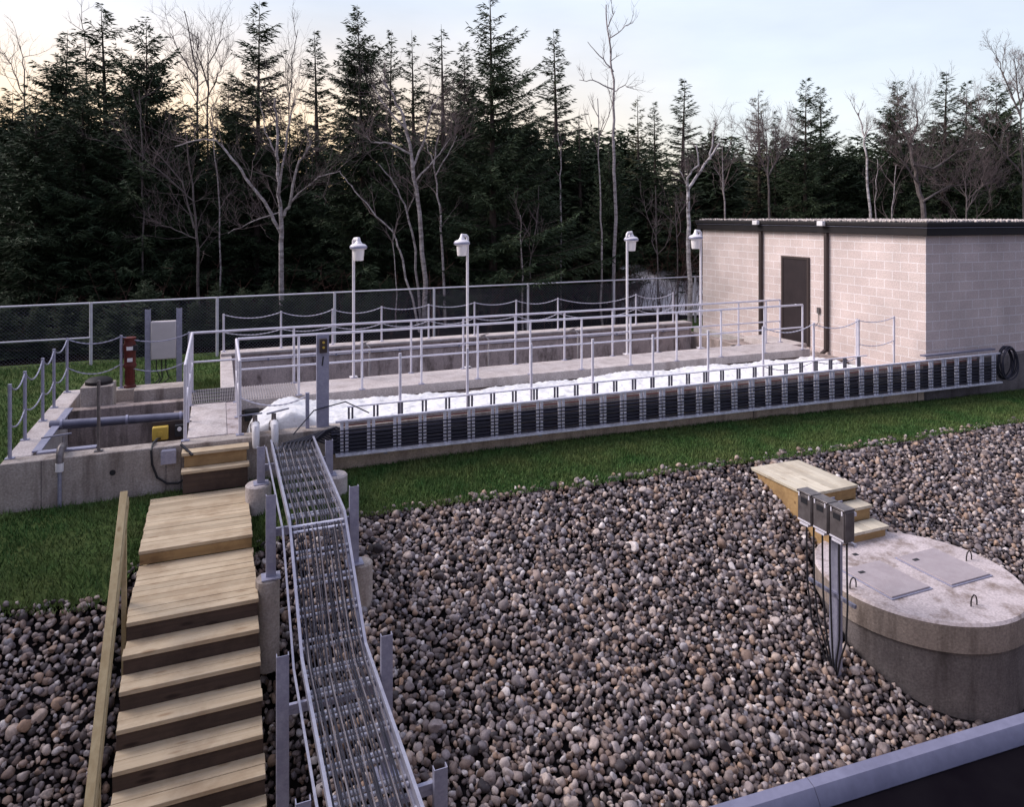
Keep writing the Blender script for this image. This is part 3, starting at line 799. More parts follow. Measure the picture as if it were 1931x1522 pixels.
for p, q in zip(PA[:-1], PA[1:]):
    mb.beam((TX0 - .065, p[0], p[1] - .09), (TX0 - .065, q[0], q[1] - .09), .018, .018)
mb.build('conduit', 'tray_steel', tr3)
segs = [(math.dist(p, q)) for p, q in zip(PA[:-1], PA[1:])]
def along(s_):
    for (p, q), l in zip(zip(PA[:-1], PA[1:]), segs):
        if s_ <= l: return (p[0] + (q[0] - p[0]) * s_ / l, p[1] + (q[1] - p[1]) * s_ / l, math.atan2(q[1] - p[1], -(q[0] - p[0])))
        s_ -= l
    return (*PA[-1], 0)
s_ = .12
while s_ < sum(segs) - .1:
    y, z, an = along(s_)
    mb = MB()
    for dy in (-.032, .032):
        yy = y + dy * math.cos(an); zz = z - dy * math.sin(an) - .085
        mb.tube([(TX0 + .01, yy, zz), (TX1 - .01, yy, zz)], .0165, 8)
    mb.build('rung', 'alu', tr3)
    s_ += .285
ys_ = [10.12, 9.6, 9.0, 8.3, 7.8, 7.55, 7.3, 6.9, 6.5, 6.2, 5.8, 5.2, 4.4, 3.5, 2.6, 1.56]
for k in range(26):
    fx_ = (k + .5) / 26
    x = TX0 + .03 + (TX1 - TX0 - .06) * fx_ + random.uniform(-.006, .006)
    ph = random.uniform(0, 6); am = random.uniform(.004, .014)
    pts = [(x + am * math.sin(y * 2.1 + ph), y, path(y) - .05 + .010 * math.sin(y * 3 + ph * 2)) for y in ys_]
    MB().tube(pts, .0064, 6).build('cable', 'cable_grey' if k % 4 == 1 else 'cable', tr3)
# cables swinging from the stair tray into the upright tray
sw = thing('cable_run', (1.2, 10.2, .5), 'loose black cables sweeping from the stair tray to the upright tray', 'cables')
for k in range(9):
    x = .75 + .05 * k; z2 = .34 + .035 * k
    MB().tube([(x, 9.75, .54), (x + .05, 10.0, .57), (x + .22, 10.14, .56 + .01 * k), (1.28 + .03 * k, 10.18, .5 + .02 * k), (1.6, 10.17, z2)], .013, 6).build('cable', 'cable', sw)
MB().tube([(.95, 10.2, .62), (1.25, 10.42, .86), (1.7, 10.5, .92), (2.0, 10.3, .78)], .009, 6).build('cable', 'cable', sw)

# supports of the stair tray
def support(y, tops, bots, label, pier=None, xs_=(.50, 1.33)):
    t = thing('tray_support', (.92, y, bots[0]), label, 'tray support', 'steel supports under the stair tray')
    zr = path(y)
    for x, top, bot in zip(xs_, tops, bots):
        sgn = 1 if x < .9 else -1
        mb = MB().box((x - .047, y - .02, bot), (x + .047, y - .014, top)).box((x - .047, y - .014, bot), (x - .041, y + .03, top)).box((x + .041, y - .014, bot), (x + .047, y + .03, top))
        mb.box((x - .09, y - .08, bot), (x + .09, y + .08, bot + .012))
        p = mb.build('post', 'galv', t)
        MB().box((min(x, x + sgn * .2) - .0, y + .031, zr - .16), (max(x, x + sgn * .2), y + .062, zr - .12)).build('arm', 'galv', p)
        if pier:
            r_, pt, pb = pier
            MB().lathe([(r_, pb), (r_, pt - .02), (r_ - .02, pt), (.01, pt)], (x + (-.03 if x < .9 else .08), y + .02, bot), 26).build('pier', 'conc_pale' if y > 8 else 'conc', t)
    MB().box((xs_[0], y + .033, zr - .20), (xs_[1], y + .070, zr - .163)).build('crossbar', 'galv', t)
    return t
support(9.5, (.72, .70), (.26, .25), 'tray support nearest the tank wall, on two pale round piers', (.155, 0, -.6))
support(7.55, (.82, .79), (0, -.01), 'tray support at the top bend of the stair tray, on tall round piers', (.115, 0, -.9), (.49, 1.31))
support(5.9, (.16, .14), (-1.25, -1.0), 'tall tray support just below the lower bend of the stair tray', (.12, 0, -.4), (.47, 1.29))
support(4.72, (-.10, -.15), (-1.5, -1.3), 'lowest tray support at the bottom edge of the photo', None, (.50, 1.40))

# ------------------------------------------------------------------ wooden stairs
sw_ = thing('wooden_staircase', (-.2, 7.2, -.3), 'lumber staircase with a two-level landing climbing the stone slope', 'staircase')
def decking(y0, y1, z, x0=-.77, x1=.36, name='landing_deck'):
    mb = MB(); n = max(1, round((y1 - y0) / .11)); wd = (y1 - y0) / n
    for k in range(n):
        mb.box((x0 + random.uniform(-.006, .006), y0 + k * wd + .002, z - .038 + random.uniform(-.002, .002)), (x1 + random.uniform(-.006, .006), y0 + (k + 1) * wd - .002, z + random.uniform(-.002, .002)))
    return mb.build(name, 'wood', sw_, .004)
decking(8.50, 10.02, .06)
decking(7.34, 8.495, -.085)
MB().box((-.76, 8.497, -.083), (.35, 8.53, .020)).build('riser', 'wood_gold', sw_)
n_steps = 12
for k in range(1, n_steps + 1):
    ny = 7.34 - .235 * k; nz = -.085 - .17 * k
    mb = MB()
    for j in range(2):
        mb.box((-.77 + random.uniform(-.008, .008), ny + j * .128 + .002, nz - .038), (.36 + random.uniform(-.008, .008), ny + (j + 1) * .128 - .002, nz + random.uniform(-.002, .002)))
    mb.build('tread', 'wood', sw_, .004)
for k in range(0, n_steps + 1):
    ny = 7.34 - .235 * k; nz = -.085 - .17 * k
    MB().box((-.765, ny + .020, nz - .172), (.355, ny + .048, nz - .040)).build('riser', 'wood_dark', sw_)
for x in (-.735, .305):
    yb, zb_ = 7.34 - .235 * n_steps, -.085 - .17 * n_steps
    MB().extrude([(x, 7.40, -.30), (x, 7.40, -.62), (x, yb, zb_ - .62), (x, yb, zb_ - .34), (x, 7.30, -.44)], (.04, 0, 0)).build('stringer', 'wood_y', sw_)
    MB().box((x, 7.38, -.32), (x + .04, 10.02, -.125)).build('joist', 'wood_y', sw_)
for x in (-.70, .26):
    for y in (7.5, 8.6, 9.8):
        MB().box((x, y, -1.2), (x + .09, y + .09, -.325)).build('leg', 'wood_y', sw_)
hr = MB().beam((-.82, 7.92, .83), (-.82, 4.7, -1.50), .040, .10, (0, 0, 1)).build('handrail', 'wood_y', sw_, .004)
MB().beam((-.845, 7.94, .90), (-.845, 4.7, -1.444), .065, .034, (0, 0, 1)).build('cap', 'wood_y', hr, .004)
for y in (7.70, 6.05, 4.95):
    z_ = .83 + (y - 7.92) * .7236
    MB().box((-.838, y - .045, slope_z(-.8, y).item() - .2), (-.80, y + .045, z_ - .04)).build('rail_post', 'wood_y', sw_)
# box steps against the tank wall
bs = thing('box_steps', (-.03, 10.2, .06), 'two plank box steps between the landing and the tank wall', 'steps')
MB().box((-.43, 10.02, .315), (.385, 10.175, .352)).build('tread', 'wood', bs, .004)
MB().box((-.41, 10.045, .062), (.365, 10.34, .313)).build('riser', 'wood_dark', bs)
MB().box((-.43, 10.150, .505), (.385, 10.345, .545)).build('tread', 'wood', bs, .004)
MB().box((-.40, 10.177, .354), (.355, 10.34, .503)).build('riser', 'wood_gold', bs)

# ------------------------------------------------------------------ things on the tank walls
# tall steel post with a small control at its top
t = thing('steel_post', (1.38, 10.5, .6), 'broad grey steel post with a small control box at its top', 'post')
MB().box((1.295, 10.47, .6), (1.465, 10.478, 1.91)).box((1.295, 10.478, .6), (1.303, 10.53, 1.91)).box((1.457, 10.478, .6), (1.465, 10.53, 1.91)).build('channel', 'galv', t)
cb = MB().box((1.33, 10.40, 1.66), (1.43, 10.468, 1.86)).build('control_box', 'brown_metal', t, .006)
MB().tube([(1.38, 10.40, 1.81), (1.38, 10.385, 1.81)], .018, 12).tube([(1.38, 10.40, 1.74), (1.38, 10.385, 1.74)], .018, 12).build('button', 'yellow', cb)
MB().beam((1.37, 10.466, 1.47), (1.385, 10.466, 1.60), .018, .006, (0, 1, 0)).build('marker', 'black', t)
def valve(x, label, ang):
    t = thing('hose_valve', (x, 10.42, .6), label, 'valve', 'valves on the corner of the tank wall')
    MB().tube([(x, 10.62, .66), (x, 10.5, .70), (x, 10.40, .74), (x, 10.33, .72), (x, 10.295, .64), (x, 10.285, .52), (x, 10.285, .47)], [.05, .055, .055, .052, .05, .045, .042], 12).build('spout', 'white', t)
    MB().lathe([(.06, 0), (.06, .03), (.035, .05), (.03, .12), (.035, .13)], (x, 10.5, .72), 14).build('stem', 'boxmetal', t)
    c_, s2 = math.cos(ang), math.sin(ang)
    MB().beam((x - .10 * c_, 10.5 - .10 * s2, .865), (x + .22 * c_, 10.5 + .22 * s2, .885), .035, .016).build('handle', 'pipe_blue', t, .004)
    MB().tube([(x, 10.62, .6), (x, 10.62, .7)], .06, 12).build('flange', 'boxmetal', t)
valve(.475, 'white hose valve at the walkway corner, its lever pointing left', 3.5)
valve(.72, 'white hose valve above the stair tray, its lever pointing right', .35)
# chamber fittings
t = thing('blue_pipe', (-1.4, 11.8, .6), 'blue-grey pipe spanning the inlet chamber', 'pipe')
MB().tube([(-2.2, 11.95, .63), (-.42, 11.72, .63)], .055, 14).build('pipe', 'pipe_blue', t)
for f_ in (.08, .55, .95):
    MB().lathe([(.07, -.02), (.07, .02)], (0, 0, 0), 14)
    x = -2.2 + 1.78 * f_
    MB().tube([(x - .015, 11.95 - .23 * f_, .63), (x + .015, 11.95 - .23 * f_, .63)], .068, 14).build('coupling', 'galv', t)
MB().tube([(-2.2, 12.25, .5), (-.45, 12.05, .52)], .03, 10).build('side_pipe', 'pipe_blue', t)
t = thing('wall_valve', (-1.81, 10.5, .6), 'hooked valve and drop pipe on the left end of the front chamber wall', 'valve')
MB().tube([(-1.80, 10.66, .66), (-1.80, 10.5, .70), (-1.80, 10.38, .70), (-1.80, 10.315, .62), (-1.80, 10.31, .50)], [.04, .048, .045, .042, .04], 12).build('spout', 'boxmetal', t)
MB().tube([(-1.80, 10.31, .55), (-1.80, 10.305, .45)], .046, 12).build('nozzle', 'white', t)
MB().tube([(-1.80, 10.315, .5), (-1.80, 10.315, -.05)], .022, 8).build('drop_pipe', 'galv', t)
MB().beam((-2.05, 10.62, .80), (-1.72, 10.60, .83), .03, .014).build('handle', 'pipe_blue', t)
MB().tube([(-1.80, 10.55, .70), (-1.80, 10.58, .81)], .02, 8).build('stem', 'boxmetal', t)
t = thing('grey_tank_box', (-1.8, 13.2, .56), 'square grey concrete box with a dark lid at the back of the chamber', 'box')
MB().box((-2.02, 13.16, .40), (-1.56, 13.6, .86)).build('body', 'conc', t, .01)
MB().lathe([(.20, 0), (.20, .05), (.15, .09), (.01, .10)], (-1.79, 13.42, .862), 22).build('lid', 'dark_metal', t)
t = thing('isolator_box', (-.73, 11.0, .55), 'yellow isolator box beside a small switch at the pit', 'electrical box')
MB().box((-.83, 10.98, .51), (-.63, 11.08, .69)).build('body', 'yellow', t, .012)
MB().lathe([(.035, 0), (.035, .02), (.01, .025)], (0, 0, 0), 12)
MB().tube([(-.73, 10.98, .60), (-.73, 10.962, .60)], .035, 14).build('knob', 'yellow', t)
MB().box((-.84, 11.082, .40), (-.44, 11.10, .74)).build('back_plate', 'brown_metal', t)
MB().box((-.55, 10.99, .53), (-.43, 11.08, .69)).build('switch_box', 'black', t, .006)
MB().tube([(-.49, 10.99, .64), (-.49, 10.972, .64)], .028, 12).build('button', 'white', t)
MB().tube([(-.73, 11.03, .52), (-.75, 10.75, .60), (-.78, 10.45, .63), (-.79, 10.33, .58), (-.78, 10.32, .40), (-.72, 10.32, .22), (-.60, 10.31, .13), (-.47, 10.31, .12), (-.40, 10.31, .16)], .014, 8).build('lead', 'black', t)
t = thing('junction_box', (-.59, 10.3, .45), 'small grey junction box on the front wall beside the box steps', 'electrical box')
MB().box((-.67, 10.24, .41), (-.50, 10.349, .57)).build('body', 'pipe_blue', t, .01)
MB().box((-.675, 10.232, .405), (-.495, 10.24, .575)).build('cover', 'galv', t)
MB().beam((-.44, 10.30, .62), (-.30, 10.12, .52), .03, .02).build('strap', 'black', t)
MB().tube([(-1.23, 10.36, .345), (-1.23, 10.346, .345)], .035, 14).build('drain_hole', 'black', cham)
for x in (-2.0, -.62):
    MB().box((x - .004, 10.3475, -.3), (x + .004, 10.3515, .59)).build('wall_joint', 'conc_brown', cham)
for x in (8.9, 13.02):
    MB().box((x - .006, 10.333, -.4), (x + .006, 10.337, .235)).build('wall_joint', 'black', tank)
# red pump
t = thing('red_pump', (-1.41, 14.2, .6), 'rusty red pump motor with white plates on the back chamber wall', 'pump')
MB().lathe([(.10, 0), (.10, .03), (.075, .05), (.07, .30), (.085, .34)], (-1.42, 14.18, .6), 16).build('column', 'red', t)
mt_ = MB().lathe([(.09, .34), (.105, .36), (.105, .40), (.092, .42), (.092, .60), (.10, .62), (.10, .74), (.085, .78), (.085, .83), (.10, .84), (.10, .87), (.02, .88)], (-1.42, 14.18, .6), 20).build('motor', 'red', t)
MB().box((-1.46, 14.065, 1.26), (-1.36, 14.10, 1.32)).box((-1.45, 14.070, 1.06), (-1.37, 14.10, 1.12)).build('name_plate', 'white', mt_)
MB().box((-1.36, 14.06, 1.25), (-1.29, 14.14, 1.34)).build('terminal_box', 'black', mt_, .006)
for k in range(9):
    a_ = k * .7
    MB().beam((-1.42 + .073 * math.cos(a_), 14.18 + .073 * math.sin(a_), .66), (-1.42 + .073 * math.cos(a_), 14.18 + .073 * math.sin(a_), .90), .012, .012, (1, 0, 0)).build('rib', 'red', t)
# control panel on two posts
t = thing('control_panel', (-1.08, 16.95, 0), 'pale equipment panel between two grey steel posts on the back lawn', 'panel')
for x in (-1.36, -.76):
    MB().box((x - .055, 16.92, -.1), (x + .055, 16.928, 1.62)).box((x - .055, 16.928, -.1), (x - .047, 16.98, 1.62)).box((x + .047, 16.928, -.1), (x + .055, 16.98, 1.62)).build('post', 'galv', t)
bd = MB().box((-1.30, 16.86, .56), (-.82, 17.02, 1.36)).build('cabinet', 'panel', t, .012)
MB().box((-1.285, 16.852, .575), (-.835, 16.86, 1.345)).build('cabinet_door', 'panel', bd, .004)
for x in (-1.2, -1.1, -1.02):
    MB().tube([(x, 16.95, .56), (x, 16.95, .35), (x + random.uniform(-.08, .08), 16.93, .15), (x - .1, 16.9, 0)], .012, 8).build('conduit', 'black', t)
MB().box((-1.36, 16.98, .95), (-.76, 17.0, 1.0)).build('strut', 'galv', t)
# pipes along the back channel
t = thing('conduit_pipe', (6, 16.5, .5), 'thin pale conduit along the inner face of the far tank wall', 'pipe')
MB().tube([(.4, 16.53, .47), (12.0, 16.53, .47)], .016, 8).build('pipe', 'rail', t)
for x in np.arange(1.0, 12, 1.45):
    MB().box((x, 16.51, .44), (x + .04, 16.549, .50)).build('clip', 'galv', t)
for k, x in enumerate((3.15, 6.0, 8.4)):
    o = MB().tube([(x, 16.2, -.2), (x + .01, 16.2, .62), (x - .08, 16.25, .72), (x - .15, 16.3, .70)], .022, 8).tube([(x - .2, 16.27, .72), (x + .02, 16.2, .78)], .015, 6).build('air_pipe', 'conc_pale', loc=(x, 16.2, -.2))
    tag(o, ('bent pale drop pipe in the back channel nearest the walkway bend', 'bent pale drop pipe halfway along the back channel', 'bent pale drop pipe in the back channel nearest the building')[k], 'pipe', 'drop pipes in the back channel')
for k, x in enumerate((2.4, 4.5, 6.7, 8.9, 10.9)):
    MB().box((x, 13.385, .30), (x + .10, 13.43, .62)).build('slot_cover', 'black', wk)
MB().box((.40, 12.30, .30), (.62, 12.462, .46)).build('opening', 'black', tank)

# ------------------------------------------------------------------ manhole and its wooden platform
mx_, my_, mr_ = MH
mh = thing('manhole', (mx_, my_, -1.6), 'large round concrete manhole with two square hatches', 'manhole')
MB().lathe([(mr_ - .03, -2.6), (mr_ - .03, -.866), (.1, -.866)], (mx_, my_, 0), 72).build('ring', 'conc_brown', mh)
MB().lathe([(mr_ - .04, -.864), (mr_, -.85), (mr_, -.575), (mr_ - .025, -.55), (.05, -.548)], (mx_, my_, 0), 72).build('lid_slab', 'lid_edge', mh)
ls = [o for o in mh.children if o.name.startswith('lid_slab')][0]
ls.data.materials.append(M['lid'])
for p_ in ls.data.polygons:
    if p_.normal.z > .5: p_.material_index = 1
for x0_, y0_, x1_, y1_ in ((6.74, 5.66, 7.32, 6.32), (7.59, 5.60, 8.22, 6.30)):
    h_ = MB().box((x0_, y0_, -.547), (x1_, y1_, -.522)).build('hatch', 'hatch', mh, .004)
    MB().box((x0_ - .02, y0_ - .02, -.5475), (x1_ + .02, y1_ + .02, -.538)).build('hatch_frame', 'galv', h_)
    MB().box((x0_ + .10, y1_ - .16, -.5215), (x0_ + .18, y1_ - .12, -.517)).build('handle', 'black', h_)
MB().box((7.18, 6.55, -.5475), (7.25, 6.60, -.545)).build('vent', 'black', mh)
for x, y in ((7.44, 5.24), (8.36, 5.95), (6.55, 6.0), (7.55, 6.85)):
    MB().tube([(x - .045, y, -.56), (x - .045, y, -.50), (x - .03, y, -.455), (x, y, -.435), (x + .03, y, -.455), (x + .045, y, -.50), (x + .045, y, -.56)], .007, 8).build('lifting_loop', 'dark_metal', mh)
# wet patch on the lid: a stain with its own outline, 1 mm of water film
pl = thing('wooden_platform', (7.55, 7.6, -.3), 'plank platform stepping down from the lawn to the round manhole', 'platform')
def planks(x0, x1, y0, y1, z, name='deck'):
    mb = MB(); n = max(1, round((x1 - x0) / .14)); wd = (x1 - x0) / n
    for k in range(n):
        mb.box((x0 + k * wd + .001, y0 + random.uniform(-.004, .004), z - .038), (x0 + (k + 1) * wd - .001, y1 + random.uniform(-.004, .004), z + random.uniform(-.0015, .0015)))
    return mb.build(name, 'wood_pale', pl, .003)
planks(7.14, 8.03, 7.27, 8.36, -.05)
planks(7.16, 8.03, 7.04, 7.262, -.235, 'tread')
planks(7.16, 8.03, 6.78, 7.035, -.41, 'tread')
for x in (7.165, 7.965):
    MB().extrude([(x, 8.33, -.09), (x, 8.33, -.14), (x, 7.6, -.56), (x, 7.0, -.78), (x, 6.82, -.78), (x, 6.82, -.452), (x, 7.06, -.45), (x, 7.06, -.277), (x, 7.29, -.275), (x, 7.29, -.09)], (.04, 0, 0)).build('side_panel', 'wood_gold', pl)
for y, z in ((7.285, -.05), (7.055, -.235), (6.815, -.41)):
    MB().box((7.207, y, z - .18 if z > -.4 else -.8), (7.963, y + .03, z - .040)).build('riser', 'wood_gold', pl)
# electrical stand
es = thing('electrical_stand', (6.08, 5.8, -1.15), 'steel post carrying three metal switch boxes with black cables beside the manhole', 'electrical stand')
ex, ey = 6.07, 5.76
MB().box((ex - .06, ey - .055, -1.3), (ex - .052, ey + .055, .60)).box((ex - .052, ey - .055, -1.3), (ex + .01, ey - .047, .60)).box((ex - .052, ey + .047, -1.3), (ex + .01, ey + .055, .60)).build('post', 'galv', es)
for k, (z, a_, b_) in enumerate(((.24, -.30, .34), (.56, -.30, .34), (-.38, -.30, .32))):
    MB().beam((ex - .075, ey + a_, z), (ex - .075, ey + b_, z), .03, .035).build('crossbar', 'rail' if k < 2 else 'pipe_blue', es)
for k, yy in enumerate((-.205, .015, .235)):
    bx = MB().box((ex - .22, ey + yy - .10, .29), (ex - .092, ey + yy + .10, .60)).build('switch_box', 'boxmetal', es, .008)
    MB().box((ex - .230, ey + yy - .09, .305), (ex - .2215, ey + yy + .09, .585)).build('cover', 'boxmetal', bx, .003)
    MB().box((ex - .2345, ey + yy - .045, .50), (ex - .2305, ey + yy + .045, .56)).build('name_plate', 'black', bx)
    MB().box((ex - .235, ey + yy - .10, .602), (ex - .085, ey + yy + .105, .622)).build('hood', 'boxmetal', bx, .004)
    for q_ in (-.07, .07):
        MB().box((ex - .236, ey + yy + q_ - .008, .56), (ex - .2305, ey + yy + q_ + .008, .605)).build('latch', 'rail', bx)
    MB().box((ex - .2335, ey + yy - .09, .300), (ex - .2302, ey + yy + .09, .318)).build('lip', 'rail', bx)
    MB().box((ex - .235, ey + yy - .06, .265), (ex - .10, ey + yy + .06, .288)).build('gland_plate', 'rail', bx)
    for q in (-.055, .045):
        y_ = ey + yy + q
        dz = random.uniform(-.04, .05)
        MB().tube([(ex - .15, y_, .27), (ex - .15, y_, .02), (ex - .13, y_ + .01, -.38), (ex - .12, y_ + .5 * (ey - y_) * .3, -.75 + dz), (ex - .09, ey + (y_ - ey) * .45, -1.0 + dz), (ex - .06, ey + (y_ - ey) * .2, -1.22)], .0095, 8).build('cable', 'black', es)

# ------------------------------------------------------------------ roof the photograph is taken from
hb = thing('flat_roof_building', (1.5, 1.5, 2), 'dark flat roof with a grey steel edge in the bottom right corner', 'building')
MB().box((-7, -6, -2.6), (9, 1.482, 1.96)).build('wall', 'block', hb)
MB().box((-7, -6, 1.962), (9, 1.481, 2.00)).build('roof', 'roofdeck', hb)
def flash(x0, x1):
    MB().extrude([(x0, 1.483, 1.95), (x0, 1.483, 2.014), (x0, 1.505, 2.044), (x0, 1.533, 2.05), (x0, 1.538, 1.90), (x0, 1.53, 1.90), (x0, 1.53, 1.95)], (x1 - x0, 0, 0)).build('roof_edge', 'flash', hb)
flash(-7, 1.5); flash(1.502, 5.0); flash(5.002, 9)
hb.rotation_euler.z = rad(-3.8)

# ------------------------------------------------------------------ trees
Fd = Vector((math.sin(YAW), math.cos(YAW), 0)); Rd = Vector((math.cos(YAW), -math.sin(YAW), 0))
def spot(u, Zd):
    p = Fd * Zd + Rd * (Zd * (u - CU) / FPX)
    return p.x, p.y
def hpx(v, Zd): return EYE + (CV - v) * Zd / FPX      # height seen at row v at distance Zd

def spruce_arrays(H, Rb, seed, whorl=.30, nb=6, clear=.06, sparse=0.0, droop=.35, fat=1.0, onesided=0.0):
    """Trunk tube and needle sprays (kite-shaped leaflets) of one spruce, base at the origin."""
    q = np.random.RandomState(seed)
    br = MB()
    tr_ = MB()
    lean = q.uniform(-.02, .02, 2)
    tr_.tube([(lean[0] * H * f_ * f_, lean[1] * H * f_ * f_, H * f_) for f_ in (-.02, .1, .3, .55, .8, 1.0)], [.017 * H, .0145 * H, .011 * H, .0075 * H, .0035 * H, .004], 8)
    A, B, Lr, Wd = [], [], [], []
    z = clear * H
    while z < H * .985:
        t_ = z / H
        r_ = Rb * (1 - t_) ** .82 * q.uniform(.72, 1.1) + .05
        if t_ < .2: r_ *= .75 + t_
        m_ = nb if t_ < .85 else 4
        for b_ in range(m_):
            if q.rand() < sparse * (t_ ** 1.2): continue
            az = q.uniform(0, 2 * math.pi)
            ln = r_ * q.uniform(.55, 1.12)
            if onesided: ln *= 1 + onesided * math.cos(az - (math.pi / 2 - YAW) + math.pi / 2)
            ln = max(ln, .06)
            up = .5 * t_ ** 2 - droop * (1 - t_) + q.uniform(-.12, .12)
            o_ = np.array([lean[0] * H * t_ * t_, lean[1] * H * t_ * t_, z + q.uniform(-.1, .1)])
            dh = np.array([math.cos(az), math.sin(az), 0])
            def pt(s2): return o_ + dh * (ln * s2) + np.array([0, 0, ln * (up * s2 + .22 * s2 * s2)])
            if ln > .5:
                br.tube([pt(0), pt(.5), pt(.9)], [.012 + .008 * ln, .009 + .003 * ln, .004], 3, False)
            n = max(3, int(ln / .075))
            for k in range(n):
                s2 = (k + q.uniform(.2, 1)) / n
                p = pt(s2)
                side = np.array([-dh[1], dh[0], 0])
                for sg in (-1, 1):
                    ang = q.uniform(.5, 1.1)
                    L2 = (.10 + .42 * ln * (1 - s2) * q.uniform(.5, 1.0)) * fat
                    L2 = min(L2, .75)
                    d_ = dh * math.cos(ang) + side * sg * math.sin(ang) + np.array([0, 0, q.uniform(-.45, .12)])
                    m2 = max(1, int(L2 / .13))
                    for j in range(m2):
                        A.append(p + d_ * (L2 * j / m2)); B.append(d_ + q.randn(3) * .28); Lr.append(q.uniform(.17, .33) * fat); Wd.append(q.uniform(.016, .030) * fat)
                A.append(p); B.append(dh + np.array([0, 0, q.uniform(-.3, .4)]) + q.randn(3) * .25); Lr.append(q.uniform(.15, .30)); Wd.append(q.uniform(.016, .028))
        z += whorl * q.uniform(.7, 1.3) * (1.0 if t_ < .7 else .75)
    A = np.array(A); B = np.array(B); Lr = np.array(Lr)[:, None]; Wd = np.array(Wd)[:, None]
    B /= np.linalg.norm(B, axis=1)[:, None]
    N_ = np.cross(B, q.randn(len(B), 3)); N_ /= np.linalg.norm(N_, axis=1)[:, None]
    V_ = np.stack([A, A + B * Lr * .45 + N_ * Wd, A + B * Lr, A + B * Lr * .45 - N_ * Wd], 1).reshape(-1, 3)
    return tr_, br, V_

protos = {}
def spruce_proto(kind):
    if kind in protos: return protos[kind]
    H, Rb, seed, kw, nm = {
        'dense': (12, 4.0, 11, dict(nb=8, whorl=.27), 'needle'), 'dense_b': (12, 3.8, 12, dict(nb=8, whorl=.28, droop=.25), 'needle'),
        'narrow': (12, 2.1, 13, dict(nb=6, whorl=.30, fat=.85), 'needle'), 'narrow_b': (12, 2.3, 14, dict(nb=6, whorl=.33, sparse=.3, fat=.85), 'needle'),
        'ragged': (12, 3.9, 15, dict(nb=7, whorl=.32, sparse=.42, droop=.2), 'needle'), 'giant': (14, 5.0, 16, dict(nb=8, whorl=.34, sparse=.62, droop=.12, onesided=.3), 'needle'),
        'pale': (11, 2.0, 17, dict(nb=6, whorl=.34, sparse=.35, fat=.8), 'needle_pale'), 'bushy': (10, 4.3, 18, dict(nb=9, whorl=.30, droop=.1), 'needle')}[kind]
    tr_, br, V_ = spruce_arrays(H, Rb, seed, **kw)
    hold = bpy.data.objects.new('spruce_source', None)
    tr_.add(br.v, br.f); o1 = tr_.build('trunk', 'bark_dark') 
    me = o1.data; COL.objects.unlink(o1); bpy.data.objects.remove(o1)
    oc = raw_mesh('crown', V_, np.arange(len(V_)).reshape(-1, 4), nm); mc = oc.data; COL.objects.unlink(oc); bpy.data.objects.remove(oc)
    bpy.data.objects.remove(hold)
    protos[kind] = (H, Rb, me, None, mc, V_, nm)
    return protos[kind]
def spruce(u, vtop, Zd, kind, label, wide=1.0, rot=None, group='spruces standing at the edge of the wood', base=None):
    H, Rb, mt, ml, mc, _, _ = spruce_proto(kind)
    x, y = spot(u, Zd); z0 = float(lawn_z(x, y))
    h = hpx(vtop, Zd) - z0
    t = thing('spruce_tree', (x, y, z0), label, 'spruce', group, random.uniform(0, 6.28) if rot is None else rot)
    t.scale = (h / H * wide, h / H * wide, h / H)
    for nm, m_ in (('trunk', mt), ('crown', mc)):
        o = bpy.data.objects.new(nm, m_); COL.objects.link(o); o.parent = t
    return t
G = 'spruces standing at the edge of the wood'
spruce(205, 8, 26, 'ragged', 'tall spruce with a loose tip, second highest on the left of the wood', 1.15)
spruce(278, 33, 25, 'bushy', 'dense rounded dark spruce right of the tall loose-tipped one on the left', .85)
spruce(118, 52, 27, 'dense', 'broad spruce left of the tall loose-tipped one', 1.05)
spruce(22, 165, 26, 'bushy', 'low bushy spruce at the left edge of the photo', 1.0)
spruce(160, 150, 24.5, 'dense_b', 'black shaded spruce low on the left, under the broad one', 1.1)
spruce(70, 190, 23.5, 'bushy', 'dark low spruce filling the corner above the left end of the fence', 1.1)
spruce(485, 3, 27, 'ragged', 'tall see-through spruce above the forked birch', 1.0)
spruce(430, 150, 28, 'dense', 'shorter dark spruce just left of the see-through spruce', .9)
spruce(600, 55, 28, 'narrow', 'thin pointed spruce between the see-through spruce and the big dense one', 1.1)
spruce(686, 8, 25, 'dense', 'big dense cone-shaped spruce behind the first lamp', .88)
spruce(733, 56, 29, 'narrow', 'slim spruce tip touching the right side of the big cone-shaped one', .9)
spruce(782, 56, 30, 'narrow_b', 'slim spruce above the leaning birch clump', 1.0)
spruce(838, 44, 29, 'narrow_b', 'slim spruce left of the giant open-topped one', 1.2)
spruce(930, -42, 24, 'giant', 'giant spruce with an open ragged top and thick bare lower trunk', .95, rot=0)
spruce(880, 78, 25.5, 'dense_b', 'dense green spruce leaning against the left of the giant one', .8)
spruce(1000, 190, 25, 'dense', 'spreading green spruce low on the right of the giant one', .85)
spruce(1052, 52, 30, 'narrow', 'thin spire of a spruce right of the giant one', 1.15)
spruce(1095, 210, 29, 'narrow_b', 'ragged little spruce between the thin spire and the tall bare trunk', 1.2)
spruce(1205, 178, 31, 'pale', 'yellowish thin spruce just right of the tall bare trunk', 1.0)
spruce(1237, 190, 29, 'narrow', 'dark thin spruce above the third lamp', 1.1)
spruce(1285, 148, 28, 'narrow', 'pointed spruce rising above the far corner of the block building', 1.35)
spruce(1345, 225, 30, 'pale', 'small pale spruce behind the fork of the crooked birch', 1.1)
spruce(1433, 168, 31, 'pale', 'tall pale yellowish spruce above the left part of the roof', 1.15)
spruce(1461, 207, 30, 'narrow', 'dark small spruce close beside the tall pale one', .9)
spruce(1518, 147, 28, 'ragged', 'dark twin-topped spruce above the door, left tip', .95)
